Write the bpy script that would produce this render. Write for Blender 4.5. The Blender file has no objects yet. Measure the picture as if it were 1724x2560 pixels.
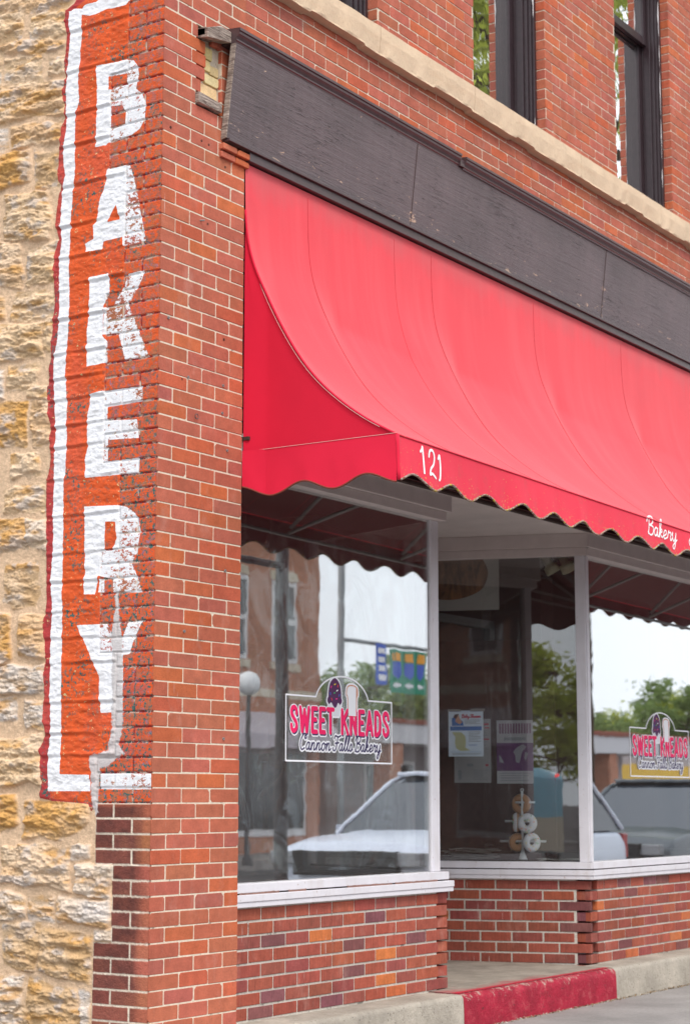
import bpy, math, random
import numpy as np
from mathutils import Vector, Matrix
R=math.radians
random.seed(7); RS=np.random.RandomState(11)
SC=bpy.context.scene; COL=SC.collection
# ------------------------------------------------------------------ camera
F_PX,CW,CH=4649.09,1724.0,2560.0
YAW,PITCH,ROLL=R(33.528),R(8.7496),R(0.0554)
CAM=Vector((-6.4615,-5.3077,1.2299))
fw=Vector((math.cos(YAW)*math.cos(PITCH),math.sin(YAW)*math.cos(PITCH),math.sin(PITCH)))
_r=Vector((math.sin(YAW),-math.cos(YAW),0)); _u=_r.cross(fw)
rt=_r*math.cos(ROLL)+_u*math.sin(ROLL); up=_u*math.cos(ROLL)-_r*math.sin(ROLL)
cd=bpy.data.cameras.new('camera'); co=bpy.data.objects.new('camera',cd); COL.objects.link(co)
m=Matrix((rt,up,-fw)).transposed().to_4x4(); m.translation=CAM; co.matrix_world=m
cd.sensor_fit='VERTICAL'; cd.sensor_height=36; cd.sensor_width=24; cd.lens=F_PX/CH*36
cd.clip_start=.1; cd.clip_end=2000
cd.dof.use_dof=True; cd.dof.focus_distance=8.6; cd.dof.aperture_fstop=4.0
SC.camera=co
# ------------------------------------------------------------------ world, sun, exposure
SUN_EL,SUN_AZ=R(50),R(235)     # sun stands behind the camera's left shoulder
w=bpy.data.worlds.new('World'); SC.world=w; w.use_nodes=True
nt=w.node_tree; bg=nt.nodes['Background']
sky=nt.nodes.new('ShaderNodeTexSky'); sky.sky_type='NISHITA'; sky.sun_disc=False
sky.sun_elevation=SUN_EL; sky.sun_rotation=R(215); sky.air_density=1.2; sky.dust_density=5.0; sky.ozone_density=1.0
hs=nt.nodes.new('ShaderNodeHueSaturation'); hs.inputs['Saturation'].default_value=.22; hs.inputs['Value'].default_value=1.0
nt.links.new(sky.outputs[0],hs.inputs['Color']); veil=nt.nodes.new('ShaderNodeMix'); veil.data_type='RGBA'; veil.inputs[0].default_value=.72; veil.inputs[7].default_value=(11.2,11.9,12.9,1)   # high thin overcast
nt.links.new(hs.outputs[0],veil.inputs[6]); nt.links.new(veil.outputs[2],bg.inputs['Color'])
bg.inputs['Strength'].default_value=.12
sl=bpy.data.lights.new('sun','SUN'); sl.energy=1.5; sl.angle=R(18); sl.color=(1,.95,.88)
so=bpy.data.objects.new('sun',sl); COL.objects.link(so)
d=Vector((-math.cos(SUN_EL)*.62,-math.cos(SUN_EL)*.78,math.sin(SUN_EL)))
so.rotation_euler=d.to_track_quat('Z','Y').to_euler(); so.location=(-8,-10,14)
SC.view_settings.view_transform='Standard'; SC.view_settings.look='None'
SC.view_settings.exposure=0.40; SC.view_settings.gamma=1
SC.cycles.max_bounces=10; SC.cycles.transparent_max_bounces=24; SC.cycles.glossy_bounces=5
SC.cycles.use_denoising=True
# measured photo points -> points on real planes
def ray(x,y): return fw+rt*((x-CW/2)/F_PX)-up*((y-CH/2)/F_PX)
def onY(x,y,Y=0): d=ray(x,y); return CAM+d*((Y-CAM.y)/d.y)
def onX(x,y,X=0): d=ray(x,y); return CAM+d*((X-CAM.x)/d.x)
GY=.09                                            # plane of the front panes
def mir(x,y,Y):                                   # seen in the front panes: where it really stands, on plane y=Y
    d=ray(x,y); o=Vector((CAM.x,2*GY-CAM.y,CAM.z)); d=Vector((d.x,-d.y,d.z)); return o+d*((Y-o.y)/d.y)
# ------------------------------------------------------------------ helpers
class NT:
    def __init__(s,name):
        s.m=bpy.data.materials.new(name); s.m.use_nodes=True; s.t=s.m.node_tree; s.n=s.t.nodes; s.l=s.t.links
        s.b=s.n['Principled BSDF']; s.out=s.n['Material Output']
    def new(s,k): return s.n.new(k)
    def put(s,sock,v):
        if v is None: return
        if isinstance(v,bpy.types.NodeSocket): s.l.new(v,sock)
        elif isinstance(v,(tuple,list)) and sock.type=='RGBA' and len(v)==3: sock.default_value=(*v,1)
        else: sock.default_value=v
    def coord(s): return s.new('ShaderNodeTexCoord').outputs['Object']
    def pos(s): return s.new('ShaderNodeNewGeometry').outputs['Position']
    def scale(s,v,sc,loc=(0,0,0)):
        n=s.new('ShaderNodeMapping'); n.inputs['Scale'].default_value=sc; n.inputs['Location'].default_value=loc; s.l.new(v,n.inputs[0]); return n.outputs[0]
    def noise(s,sc,det=3,ro=.55,v=None,dist=0):
        n=s.new('ShaderNodeTexNoise'); n.inputs['Scale'].default_value=sc; n.inputs['Detail'].default_value=det
        n.inputs['Roughness'].default_value=ro; n.inputs['Distortion'].default_value=dist
        s.l.new(v or s.pos(),n.inputs['Vector']); return n.outputs['Fac']
    def vor(s,sc,v=None,feat='F1'):
        n=s.new('ShaderNodeTexVoronoi'); n.feature=feat; n.inputs['Scale'].default_value=sc; s.l.new(v or s.pos(),n.inputs['Vector']); return n.outputs['Distance']
    def ma(s,op,a,b=None,c=None,cl=False):
        n=s.new('ShaderNodeMath'); n.operation=op; n.use_clamp=cl; s.put(n.inputs[0],a); s.put(n.inputs[1],b)
        if c is not None: s.put(n.inputs[2],c)
        return n.outputs[0]
    def mr(s,v,a,b,c=0.,d=1.):
        n=s.new('ShaderNodeMapRange'); n.clamp=True; s.put(n.inputs[0],v)
        for i,x in enumerate((a,b,c,d)): s.put(n.inputs[i+1],x)
        return n.outputs[0]
    def mix(s,f,a,b,mode='MIX'):
        n=s.new('ShaderNodeMix'); n.data_type='RGBA'; n.blend_type=mode; s.put(n.inputs[0],f); s.put(n.inputs[6],a); s.put(n.inputs[7],b); return n.outputs[2]
    def attr(s,name,ch=None):
        n=s.new('ShaderNodeAttribute'); n.attribute_name=name
        if ch is None: return n.outputs['Color']
        if ch=='A': return n.outputs['Alpha']
        p=s.new('ShaderNodeSeparateColor'); s.l.new(n.outputs['Color'],p.inputs[0]); return p.outputs['RGB'.index(ch)]
    def gray(s,v,lo,hi):   # value -> multiply tint
        x=s.mr(v,.25,.75,lo,hi); n=s.new('ShaderNodeCombineColor'); [s.l.new(x,n.inputs[i]) for i in range(3)]; return n.outputs[0]
    def bump(s,h,st=.4,dist=.01,nrm=None):
        n=s.new('ShaderNodeBump'); n.inputs['Strength'].default_value=st; n.inputs['Distance'].default_value=dist; s.l.new(h,n.inputs['Height'])
        if nrm: s.l.new(nrm,n.inputs['Normal'])
        s.l.new(n.outputs[0],s.b.inputs['Normal']); return n.outputs[0]
    def fin(s,col=None,rough=.8,spec=.3,**k):
        s.put(s.b.inputs['Base Color'],col); s.put(s.b.inputs['Roughness'],rough); s.b.inputs['Specular IOR Level'].default_value=spec
        for a,v in k.items(): s.put(s.b.inputs[a.replace('_',' ')],v)
        return s.m
class MB:
    def __init__(s): s.v=[]; s.f=[]; s.c=[]; s.hasc=False; s.col=(1,1,1)
    def add(s,vs,fs,col=None):
        b=len(s.v); s.v+= [tuple(p) for p in vs]; s.f+=[tuple(i+b for i in f) for f in fs]
        if col is not None: s.hasc=True
        s.c+=[col or s.col]*len(vs)
    def box(s,x0,x1,y0,y1,z0,z1,col=None):
        s.add([(x0,y0,z0),(x1,y0,z0),(x1,y1,z0),(x0,y1,z0),(x0,y0,z1),(x1,y0,z1),(x1,y1,z1),(x0,y1,z1)],
              [(0,3,2,1),(4,5,6,7),(0,1,5,4),(1,2,6,5),(2,3,7,6),(3,0,4,7)],col)
    def fbox(s,fr,s0,s1,n0,n1,z0,z1,col=None):   # frame fr=(origin xy, dir xy, out-normal xy)
        (ox,oy),(dx,dy),(nx,ny)=fr
        P=lambda a,b,z:(ox+dx*a+nx*b,oy+dy*a+ny*b,z)
        s.add([P(s0,n0,z0),P(s1,n0,z0),P(s1,n1,z0),P(s0,n1,z0),P(s0,n0,z1),P(s1,n0,z1),P(s1,n1,z1),P(s0,n1,z1)],
              [(0,3,2,1),(4,5,6,7),(0,1,5,4),(1,2,6,5),(2,3,7,6),(3,0,4,7)],col)
    def tube(s,pts,r,n=8,col=None,cap=True):
        pts=[Vector(p) for p in pts]; rr=r if isinstance(r,(list,tuple)) else [r]*len(pts); vs=[];fs=[]
        for i,p in enumerate(pts):
            t=(pts[min(i+1,len(pts)-1)]-pts[max(i-1,0)]); t.normalize()
            a=t.cross(Vector((0,0,1))); 
            if a.length<.05: a=t.cross(Vector((0,1,0)))
            a.normalize(); b=t.cross(a)
            for k in range(n): q=2*math.pi*k/n; vs.append(p+(a*math.cos(q)+b*math.sin(q))*rr[i])
        for i in range(len(pts)-1):
            for k in range(n): fs.append((i*n+k,i*n+(k+1)%n,(i+1)*n+(k+1)%n,(i+1)*n+k))
        if cap: fs+= [tuple(range(n))[::-1],tuple((len(pts)-1)*n+k for k in range(n))]
        s.add(vs,fs,col)
    def lathe(s,c,prof,n=24,col=None,axis=None):   # prof: (r,h) along axis
        ax=Vector(axis or (0,0,1)).normalized(); a=ax.orthogonal().normalized(); b=ax.cross(a); c=Vector(c); vs=[];fs=[]
        for r,h in prof:
            for k in range(n): q=2*math.pi*k/n; vs.append(c+ax*h+(a*math.cos(q)+b*math.sin(q))*r)
        for i in range(len(prof)-1):
            for k in range(n): fs.append((i*n+k,i*n+(k+1)%n,(i+1)*n+(k+1)%n,(i+1)*n+k))
        s.add(vs,fs,col)
    def prism(s,poly,f,col=None):      # poly 2D, f(p,side)->3D
        n=len(poly); vs=[f(p,0) for p in poly]+[f(p,1) for p in poly]
        s.add(vs,[tuple(range(n))[::-1],tuple(range(n,2*n))]+[(i,(i+1)%n,n+(i+1)%n,n+i) for i in range(n)],col)
    def grid(s,nu,nv,f,col=None,flip=False):
        vs=[f(i/(nu-1),j/(nv-1)) for j in range(nv) for i in range(nu)]
        fs=[(j*nu+i,j*nu+i+1,(j+1)*nu+i+1,(j+1)*nu+i) for j in range(nv-1) for i in range(nu-1)]
        s.add(vs,[q[::-1] for q in fs] if flip else fs,col)
    def build(s,name,mat,parent=None,smooth=False,kind=None,bevel=0,label=None):
        me=bpy.data.meshes.new(name); me.from_pydata(s.v,[],s.f); me.update()
        if s.hasc:
            a=me.color_attributes.new('Col','FLOAT_COLOR','POINT'); a.data.foreach_set('color',np.array([(*c[:3],1) for c in s.c],'f').ravel())
        me.materials.append(mat)
        if smooth: me.polygons.foreach_set('use_smooth',[True]*len(me.polygons))
        o=bpy.data.objects.new(name,me); COL.objects.link(o)
        if parent: o.parent=parent; o.matrix_parent_inverse=Matrix.Translation(-Vector(parent.location)) if parent.location.length else Matrix()
        if bevel:
            b=o.modifiers.new('bevel','BEVEL'); b.width=bevel; b.segments=2; b.limit_method='ANGLE'
        if kind: o['kind']=kind
        if label: o['label']=label
        return o
def tag(o,label,cat,group=None,kind=None):
    o['label']=label; o['category']=cat
    if group: o['group']=group
    if kind: o['kind']=kind
    return o
def thing(name,label,cat,loc=(0,0,0),group=None):
    o=bpy.data.objects.new(name,None); COL.objects.link(o); o.location=loc; o.empty_display_size=.1; return tag(o,label,cat,group)
def copy_tree(o,parent=None):
    c=o.copy(); COL.objects.link(c); c.parent=parent
    for ch in list(o.children): copy_tree(ch,c)
    return c
# numpy value noise
_LAT=RS.rand(256,256)
def vn(x,y,sd=0):
    x=np.asarray(x,float)+sd*17.31; y=np.asarray(y,float)+sd*9.77
    xi=np.floor(x).astype(int); yi=np.floor(y).astype(int); fx=x-xi; fy=y-yi
    fx=fx*fx*(3-2*fx); fy=fy*fy*(3-2*fy); g=lambda a,b:_LAT[a%256,b%256]
    return (g(xi,yi)*(1-fx)+g(xi+1,yi)*fx)*(1-fy)+(g(xi,yi+1)*(1-fx)+g(xi+1,yi+1)*fx)*fy
def fbm(x,y,o=4,sd=0,g=.5):
    r=0;a=1;t=0
    for k in range(o): r=r+a*vn(x*2**k,y*2**k,sd+k*3);t+=a;a*=g
    return r/t
def sdpoly(X,Y,P):            # signed distance, + inside
    P=np.asarray(P,float); d=np.full(X.shape,1e9); ins=np.zeros(X.shape,bool); n=len(P)
    for i in range(n):
        ax,ay=P[i]; bx,by=P[(i+1)%n]; ex,ey=bx-ax,by-ay; L=ex*ex+ey*ey+1e-12
        t=np.clip(((X-ax)*ex+(Y-ay)*ey)/L,0,1); d=np.minimum(d,np.hypot(X-ax-t*ex,Y-ay-t*ey))
        if ay!=by:
            c=((ay>Y)!=(by>Y))&(X<(bx-ax)*(Y-ay)/(by-ay)+ax); ins^=c
    return np.where(ins,d,-d)
def sdstroke(X,Y,S):
    d=np.full(X.shape,1e9)
    for (ax,ay),(bx,by) in zip(S[:-1],S[1:]):
        ex,ey=bx-ax,by-ay; L=ex*ex+ey*ey+1e-12; x0=min(ax,bx)-.05; x1=max(ax,bx)+.05
        t=np.clip(((X-ax)*ex+(Y-ay)*ey)/L,0,1); d=np.minimum(d,np.hypot(X-ax-t*ex,Y-ay-t*ey))
    return d
def spline(P,k=6):
    P=[np.array(p,float) for p in P]; Q=[P[0]]+P+[P[-1]]; o=[]
    for i in range(1,len(Q)-2):
        for j in range(k):
            t=j/k; a,b,c,d=Q[i-1],Q[i],Q[i+1],Q[i+2]
            o.append(tuple(.5*((2*b)+(-a+c)*t+(2*a-5*b+4*c-d)*t*t+(-a+3*b-3*c+d)*t**3)))
    o.append(tuple(P[-1])); return o
def sdf_fill(mb,F,xs,ys,place,col=None):     # F>0 filled; marching squares fill
    nx,ny=len(xs),len(ys); ids={}; vs=[]; fs=[]
    def V(k,x,y):
        if k not in ids: ids[k]=len(vs); vs.append(place(x,y))
        return ids[k]
    act=np.argwhere(np.maximum(np.maximum(F[:-1,:-1],F[1:,:-1]),np.maximum(F[:-1,1:],F[1:,1:]))>0)
    for j,i in act:
        c=[(i,j),(i+1,j),(i+1,j+1),(i,j+1)]; f=[F[b,a] for a,b in c]; poly=[]
        for k in range(4):
            a,b=c[k],c[(k+1)%4]; fa,fb=f[k],f[(k+1)%4]
            if fa>0: poly.append(V((a,a),xs[a[0]],ys[a[1]]))
            if (fa>0)!=(fb>0):
                t=fa/(fa-fb); key=(min(a,b),max(a,b))
                poly.append(V(key,xs[a[0]]+t*(xs[b[0]]-xs[a[0]]),ys[a[1]]+t*(ys[b[1]]-ys[a[1]])))
        if len(poly)>=3: fs.append(tuple(poly))
    mb.add(vs,fs,col)
# ------------------------------------------------------------------ materials
def paint(name,c,rough=.5,spec=.4,nz=.12,bump=.15,sc=30,metal=0):
    n=NT(name); v=n.noise(sc,4); g=n.gray(v,1-nz,1+nz*.6)
    if bump: n.bump(n.noise(sc*4,3),bump,.002)
    return n.fin(n.mix(1,c,g,'MULTIPLY'),rough,spec,Metallic=metal)
def mat_brick(name,streak=False):
    n=NT(name); c=n.attr('Col'); p=n.pos()
    a=n.gray(n.noise(14,5,.65),.78,1.16); b=n.gray(n.noise(90,3,.7),.86,1.1); c=n.mix(1,c,a,'MULTIPLY'); c=n.mix(1,c,b,'MULTIPLY')
    if streak: c=n.mix(1,c,n.gray(n.noise(1,4,.7,n.scale(p,(120,120,7))),.72,1.22),'MULTIPLY')
    c=n.mix(1,c,n.gray(n.noise(1.4,4,.6,n.scale(p,(1,1,.7),(2,2,2))),.84,1.12),'MULTIPLY')
    drip=n.mr(n.noise(1,3,.6,n.scale(p,(55,55,3.2))),.70,.735,0,.55); c=n.mix(drip,c,(.66,.55,.50))
    dust=n.mr(n.noise(7,5,.7,n.scale(p,(1,1,.5))),.56,.8,0,.30); c=n.mix(dust,c,(.62,.40,.33))
    dk=n.mr(n.noise(160,2,.6),.66,.74,0,.7); c=n.mix(dk,c,(.07,.03,.025))
    sm=n.mr(n.noise(5,4,.6,n.scale(p,(1,1,1),(5,3,1))),.64,.78,0,.45); c=n.mix(sm,c,(.13,.06,.045))
    h=n.ma('ADD',n.noise(130,4,.7),n.ma('MULTIPLY',n.noise(22,3),1.5)); n.bump(h,.55,.004)
    return n.fin(c,.86,.25)
M={}
M['brick']=mat_brick('pillar_brick'); M['brick2']=mat_brick('storefront_brick',True)
def mortar(name,c):
    n=NT(name); q=n.mix(1,c,n.gray(n.noise(60,4,.7),.72,1.12),'MULTIPLY'); q=n.mix(n.mr(n.noise(13,5,.7),.60,.66,0,.8),q,tuple(x*.30 for x in c)); n.bump(n.noise(200,3),.5,.003); return n.fin(q,.95,.1)
M['mortar']=mortar('cream_mortar',(.72,.61,.48)); M['mortar2']=mortar('grey_mortar',(.57,.525,.46))
M['trim']=paint('storefront_trim_paint',(.68,.66,.71),.45,.4,.06,.1,12)
def trimmat():
    n=NT('storefront_trim_paint'); p=n.pos(); c=n.mix(1,(.68,.655,.69),n.gray(n.noise(9,4),.93,1.04),'MULTIPLY')
    c=n.mix(n.mr(n.noise(1,4,.65,n.scale(p,(14,14,2.2))),.52,.78,0,.35),c,(.46,.38,.33)); c=n.mix(n.mr(n.noise(55,4,.7),.66,.69,0,.8),c,(.33,.20,.16))
    n.bump(n.noise(28,4),.2,.003); return n.fin(c,.5,.4)
M['trim']=trimmat()
M['head']=paint('shade_tinted_trim_paint',(.60,.525,.505),.6,.3,.08,.1,10)  # trim paint turned taupe: awning shade and red bounce put into the colour
M['trimdark']=paint('header_trim_dark',(.06,.035,.03),.7,.2)
M['beam']=paint('dark_beam',(.05,.02,.02),.8,.2)
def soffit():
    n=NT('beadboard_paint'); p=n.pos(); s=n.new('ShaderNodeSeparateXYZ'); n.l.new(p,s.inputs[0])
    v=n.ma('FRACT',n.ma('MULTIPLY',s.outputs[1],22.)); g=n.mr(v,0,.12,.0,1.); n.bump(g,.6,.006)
    return n.fin(n.mix(1,(.64,.57,.545),n.gray(n.noise(5),.88,1.05),'MULTIPLY'),.6,.3)  # taupe base colour carries the shade and warm bounce under the awning
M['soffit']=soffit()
def glass(name,r0=.08,r1=1.25,tint=(.93,.96,.95),wav=0,rough=0.0,dust=0.,pw=2.):
    n=NT(name); n.n.remove(n.b); tr=n.new('ShaderNodeBsdfTransparent'); tr.inputs[0].default_value=(*tint,1)
    gl=n.new('ShaderNodeBsdfGlossy'); gl.inputs['Roughness'].default_value=rough; gl.inputs[0].default_value=(1,1,1,1)
    lw=n.new('ShaderNodeLayerWeight'); lw.inputs[0].default_value=.5
    f=n.ma('ADD',r0,n.ma('MULTIPLY',r1,n.ma('POWER',lw.outputs['Facing'],pw)),None,True)
    mx=n.new('ShaderNodeMixShader'); n.l.new(f,mx.inputs[0]); n.l.new(tr.outputs[0],mx.inputs[1]); n.l.new(gl.outputs[0],mx.inputs[2]); last=mx
    if dust:
        df=n.new('ShaderNodeBsdfDiffuse'); df.inputs[0].default_value=(.75,.66,.64,1); m2=n.new('ShaderNodeMixShader'); n.l.new(n.mr(n.noise(1,4,.6,n.scale(n.pos(),(3,3,.8))),.3,.8,dust*.5,dust*1.6),m2.inputs[0]); n.l.new(mx.outputs[0],m2.inputs[1]); n.l.new(df.outputs[0],m2.inputs[2]); last=m2
    n.l.new(last.outputs[0],n.out.inputs[0])
    if wav:
        b=n.new('ShaderNodeBump'); b.inputs['Strength'].default_value=wav; b.inputs['Distance'].default_value=.01
        n.l.new(n.noise(2.2,3,.5,None,.3),b.inputs['Height']); n.l.new(b.outputs[0],gl.inputs['Normal'])
    return n.m
M['glass']=glass('plate_glass',.10,1.45,(.93,.95,.94),wav=.03,dust=.02); M['glass_up']=glass('upper_window_glass',.16,1.9,(.6,.62,.62),wav=.12,dust=.02)
M['film']=glass('plastic_film',.08,1.3,(.96,.96,.96),rough=.02)
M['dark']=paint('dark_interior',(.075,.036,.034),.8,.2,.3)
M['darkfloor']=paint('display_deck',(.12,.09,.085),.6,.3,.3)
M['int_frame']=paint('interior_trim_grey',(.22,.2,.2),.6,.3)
def concrete(name,c,dirt=.35,sc=1.,agg=True):
    n=NT(name); p=n.pos(); q=n.mix(1,c,n.gray(n.noise(2.5*sc,6,.6),1-dirt,1.18),'MULTIPLY'); q=n.mix(1,q,n.gray(n.noise(45,4,.7),.84,1.12),'MULTIPLY')
    if agg:
        v=n.vor(95); q=n.mix(n.mr(v,.12,.3,.45,0),q,(.30,.22,.16)); q=n.mix(n.mr(n.noise(70,2),.66,.72,0,.7),q,(.08,.06,.05))
    n.bump(n.ma('ADD',n.noise(110,4,.7),n.noise(18,3)),.8,.009 if agg else .004); return n.fin(q,.92,.15)
M['conc']=concrete('foundation_concrete',(.50,.445,.372),.40,1.4); M['walk']=concrete('sidewalk_concrete',(.33,.305,.29),.28,.9,False)
M['floor']=concrete('doorstep_concrete',(.42,.36,.29),.3,1.5)
def redpaint():
    n=NT('red_step_paint'); c=n.mix(1,(.40,.011,.037),n.gray(n.noise(8,5,.7),.62,1.3),'MULTIPLY')
    s=n.new('ShaderNodeSeparateXYZ'); n.l.new(n.pos(),s.inputs[0])
    w_=n.mr(n.noise(16,6,.75),.55,.66,0,1); c=n.mix(n.ma('MULTIPLY',w_,.45),c,(.46,.13,.13)); c=n.mix(n.mr(n.noise(6,5,.7,n.scale(n.pos(),(1,1,2),(3,3,3))),.55,.7,0,.6),c,(.22,.012,.02))
    sz=n.new('ShaderNodeSeparateXYZ'); n.l.new(n.pos(),sz.inputs[0]); ed=n.mr(sz.outputs[2],.10,.185,0,.20); lo=n.mr(sz.outputs[2],0,.04,.14,0.)
    sc=n.mr(n.ma('ADD',n.ma('ADD',n.noise(26,6,.8),ed),lo),.70,.76,0,.85); c=n.mix(sc,c,(.50,.36,.30))
    ch=n.mr(n.noise(38,4,.65),.655,.68,0,1); c=n.mix(ch,c,(.07,.03,.03)); n.bump(n.ma('ADD',n.noise(70,5,.75),n.noise(14,3)),1.,.010); return n.fin(c,.62,.3)
M['red']=redpaint()
M['asphalt']=concrete('asphalt',(.09,.09,.092),.2,.3,False)
M['wframe']=paint('upper_window_paint',(.035,.02,.024),.35,.5,.3,.2)
M['stoneband']=None
def band():
    n=NT('cut_limestone'); p=n.pos(); q=n.mix(1,(.70,.525,.365),n.gray(n.noise(5,5,.65),.86,1.1),'MULTIPLY')
    q=n.mix(n.mr(n.noise(1,5,.6,n.scale(p,(2.5,2.5,14))),.5,.75,0,.5),q,(.62,.42,.27)); q=n.mix(n.mr(n.noise(90,3),.64,.74,0,.5),q,(.4,.28,.18))
    h=n.ma('ADD',n.noise(40,5,.7),n.noise(1,3,.6,n.scale(p,(160,160,30)))); n.bump(h,.7,.006); return n.fin(q,.9,.2)
M['stoneband']=band()
def fascia():
    n=NT('weathered_brown_board'); p=n.pos()
    g=n.noise(1,5,.65,n.scale(p,(1.6,1.6,34)),.6); fine=n.noise(1,4,.7,n.scale(p,(9,9,170)),.8)
    c=n.mix(1,(.112,.078,.082),n.gray(n.noise(1,4,.6,n.scale(p,(1.2,1,2.2))),.72,1.28),'MULTIPLY')
    c=n.mix(1,c,n.gray(n.noise(1,3,.6,n.scale(p,(26,1,1.6))),.88,1.1),'MULTIPLY')
    crack=n.mr(n.ma('ADD',fine,n.ma('MULTIPLY',n.ma('SUBTRACT',n.noise(2.2,3),.5),.55)),.63,.69,0,1); c=n.mix(n.ma('MULTIPLY',crack,.75),c,(.03,.014,.016))
    s=n.new('ShaderNodeSeparateXYZ'); n.l.new(p,s.inputs[0])
    low=n.mr(s.outputs[2],4.42,4.60,.14,0.)                       # paint has let go along the bottom edge
    jt=n.ma('PINGPONG',n.ma('SUBTRACT',s.outputs[0],2.16),1.22); near=n.mr(jt,0.,.13,.11,0.)
    pk=n.ma('ADD',n.ma('ADD',n.noise(1,5,.7,n.scale(p,(11,11,36)),.5),n.ma('MULTIPLY',low,near,None)),n.ma('MULTIPLY',near,.55))
    peel=n.mr(n.ma('ADD',pk,n.ma('MULTIPLY',low,.45)),.690,.705,0,1); c=n.mix(peel,c,n.mix(n.noise(60),(.62,.42,.30),(.38,.24,.17)))
    h=n.ma('SUBTRACT',n.ma('ADD',g,n.ma('MULTIPLY',fine,.6)),n.ma('MULTIPLY',crack,.8)); n.bump(h,.8,.006)
    return n.fin(c,.42,.5)
M['fascia']=fascia()
M['fascia_trim']=paint('brown_moulding_paint',(.075,.045,.048),.32,.55,.25,.2)
M['oldwood']=None
def oldwood():
    n=NT('grey_weathered_timber'); p=n.pos(); c=n.mix(n.mr(n.noise(1,5,.7,n.scale(p,(10,10,75)),1.6),.36,.66,0,1),(.10,.07,.06),(.48,.39,.33)); n.bump(n.noise(1,4,.6,n.scale(p,(10,10,120))),.9,.006); return n.fin(c,.9,.1)
M['oldwood']=oldwood()
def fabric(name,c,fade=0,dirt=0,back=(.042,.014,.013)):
    n=NT(name); p=n.pos(); q=n.mix(1,c,n.gray(n.noise(1.3,4,.6),.90,1.08),'MULTIPLY')
    if fade:
        s=n.new('ShaderNodeSeparateXYZ'); n.l.new(p,s.inputs[0])
        st=n.noise(1,3,.6,n.scale(p,(6,1,.7))); q=n.mix(n.mr(st,.45,.75,0,.10),q,(.95,.32,.33))
        grime=n.mr(n.ma('ADD',s.outputs[2],n.ma('MULTIPLY',n.noise(1,4,.6,n.scale(p,(7,2,2))),.25)),4.32,4.52,0,.55); q=n.mix(grime,q,(.40,.13,.13))
        stn=n.mr(n.noise(1,5,.65,n.scale(p,(1.6,1.6,1.1),(4,4,4))),.5,.8,0,.28); q=n.mix(stn,q,(.55,.06,.075))
        spk=n.mr(n.vor(17),.0,.018,1,0); q=n.mix(n.ma('MULTIPLY',spk,n.mr(n.noise(2),.5,.6,0,1)),q,(.9,.75,.7))
    if dirt:
        s=n.new('ShaderNodeSeparateXYZ'); n.l.new(p,s.inputs[0])
        e=n.mr(s.outputs[2],2.69,2.79,.07,0.); k=n.mr(n.ma('ADD',n.noise(75,3,.7),e),.68,.71,0,1); q=n.mix(n.ma('MULTIPLY',k,.8),q,(.55,.42,.10))
        q=n.mix(n.mr(n.noise(9,5,.7),.55,.75,0,.4),q,(.36,.09,.07))
    wv=n.noise(320,2,.5); n.bump(n.ma('ADD',n.ma('MULTIPLY',wv,.25),n.ma('MULTIPLY',n.noise(1,3,.5,n.scale(p,(3,3,2.))),.5 if fade else 1.3)),.22,.01)
    n.fin(q,.75,.25); n.b.inputs['Sheen Weight'].default_value=.22 if fade else .08; n.b.inputs['Sheen Roughness'].default_value=.5
    bf=n.new('ShaderNodeNewGeometry').outputs['Backfacing']; n.put(n.b.inputs['Base Color'],n.mix(bf,q,back)); tr=n.new('ShaderNodeBsdfTranslucent'); n.put(tr.inputs[0],(.7,.05,.06)); mx=n.new('ShaderNodeMixShader'); mx.inputs[0].default_value=.025; n.l.new(n.b.outputs[0],mx.inputs[1]); n.l.new(tr.outputs[0],mx.inputs[2]); n.l.new(mx.outputs[0],n.out.inputs[0]); return n.m      # woven cloth, coloured much darker on its back faces
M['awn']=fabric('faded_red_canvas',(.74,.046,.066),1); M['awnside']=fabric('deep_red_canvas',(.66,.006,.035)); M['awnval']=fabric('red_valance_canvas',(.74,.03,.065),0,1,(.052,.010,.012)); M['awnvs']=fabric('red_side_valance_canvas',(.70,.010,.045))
def binding():
    n=NT('lichen_spotted_binding'); c=n.mix(n.mr(n.noise(95,2),.45,.52,0,1),(.20,.07,.05),(.36,.29,.25)); c=n.mix(n.mr(n.noise(48,2,.5,n.scale(n.pos(),(1,1,1),(3,1,4))),.57,.61,0,1),c,(.44,.33,.06)); return n.fin(c,.9,.1)
M['bind']=binding(); M['bindclean']=paint('brown_binding',(.20,.055,.04),.9,.1)
M['stitch']=paint('pale_stitching',(.72,.45,.42),.8,.2,0,0)
M['tubemetal']=paint('awning_frame_metal',(.24,.22,.21),.4,.5,.1,0)
def flat(name,c,rough=.6,em=0,spec=.3,metal=0):
    n=NT(name); n.fin(c,rough,spec,Metallic=metal)
    if em: n.b.inputs['Emission Color'].default_value=(*c,1); n.b.inputs['Emission Strength'].default_value=em
    return n.m
M['white']=flat('white_vinyl',(.88,.87,.90)); M['pink']=flat('pink_vinyl',(.90,.012,.13)); M['navy']=flat('dark_purple_vinyl',(.05,.035,.11))
M['purple']=flat('plum_vinyl',(.085,.02,.09)); M['crust']=flat('crust_vinyl',(.62,.30,.20)); M['sign_white']=paint('white_sign_paint',(.86,.84,.84),.6,.3,.1,.1)
M['iron']=paint('rusty_iron',(.10,.085,.085),.6,.4,.4)
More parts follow.
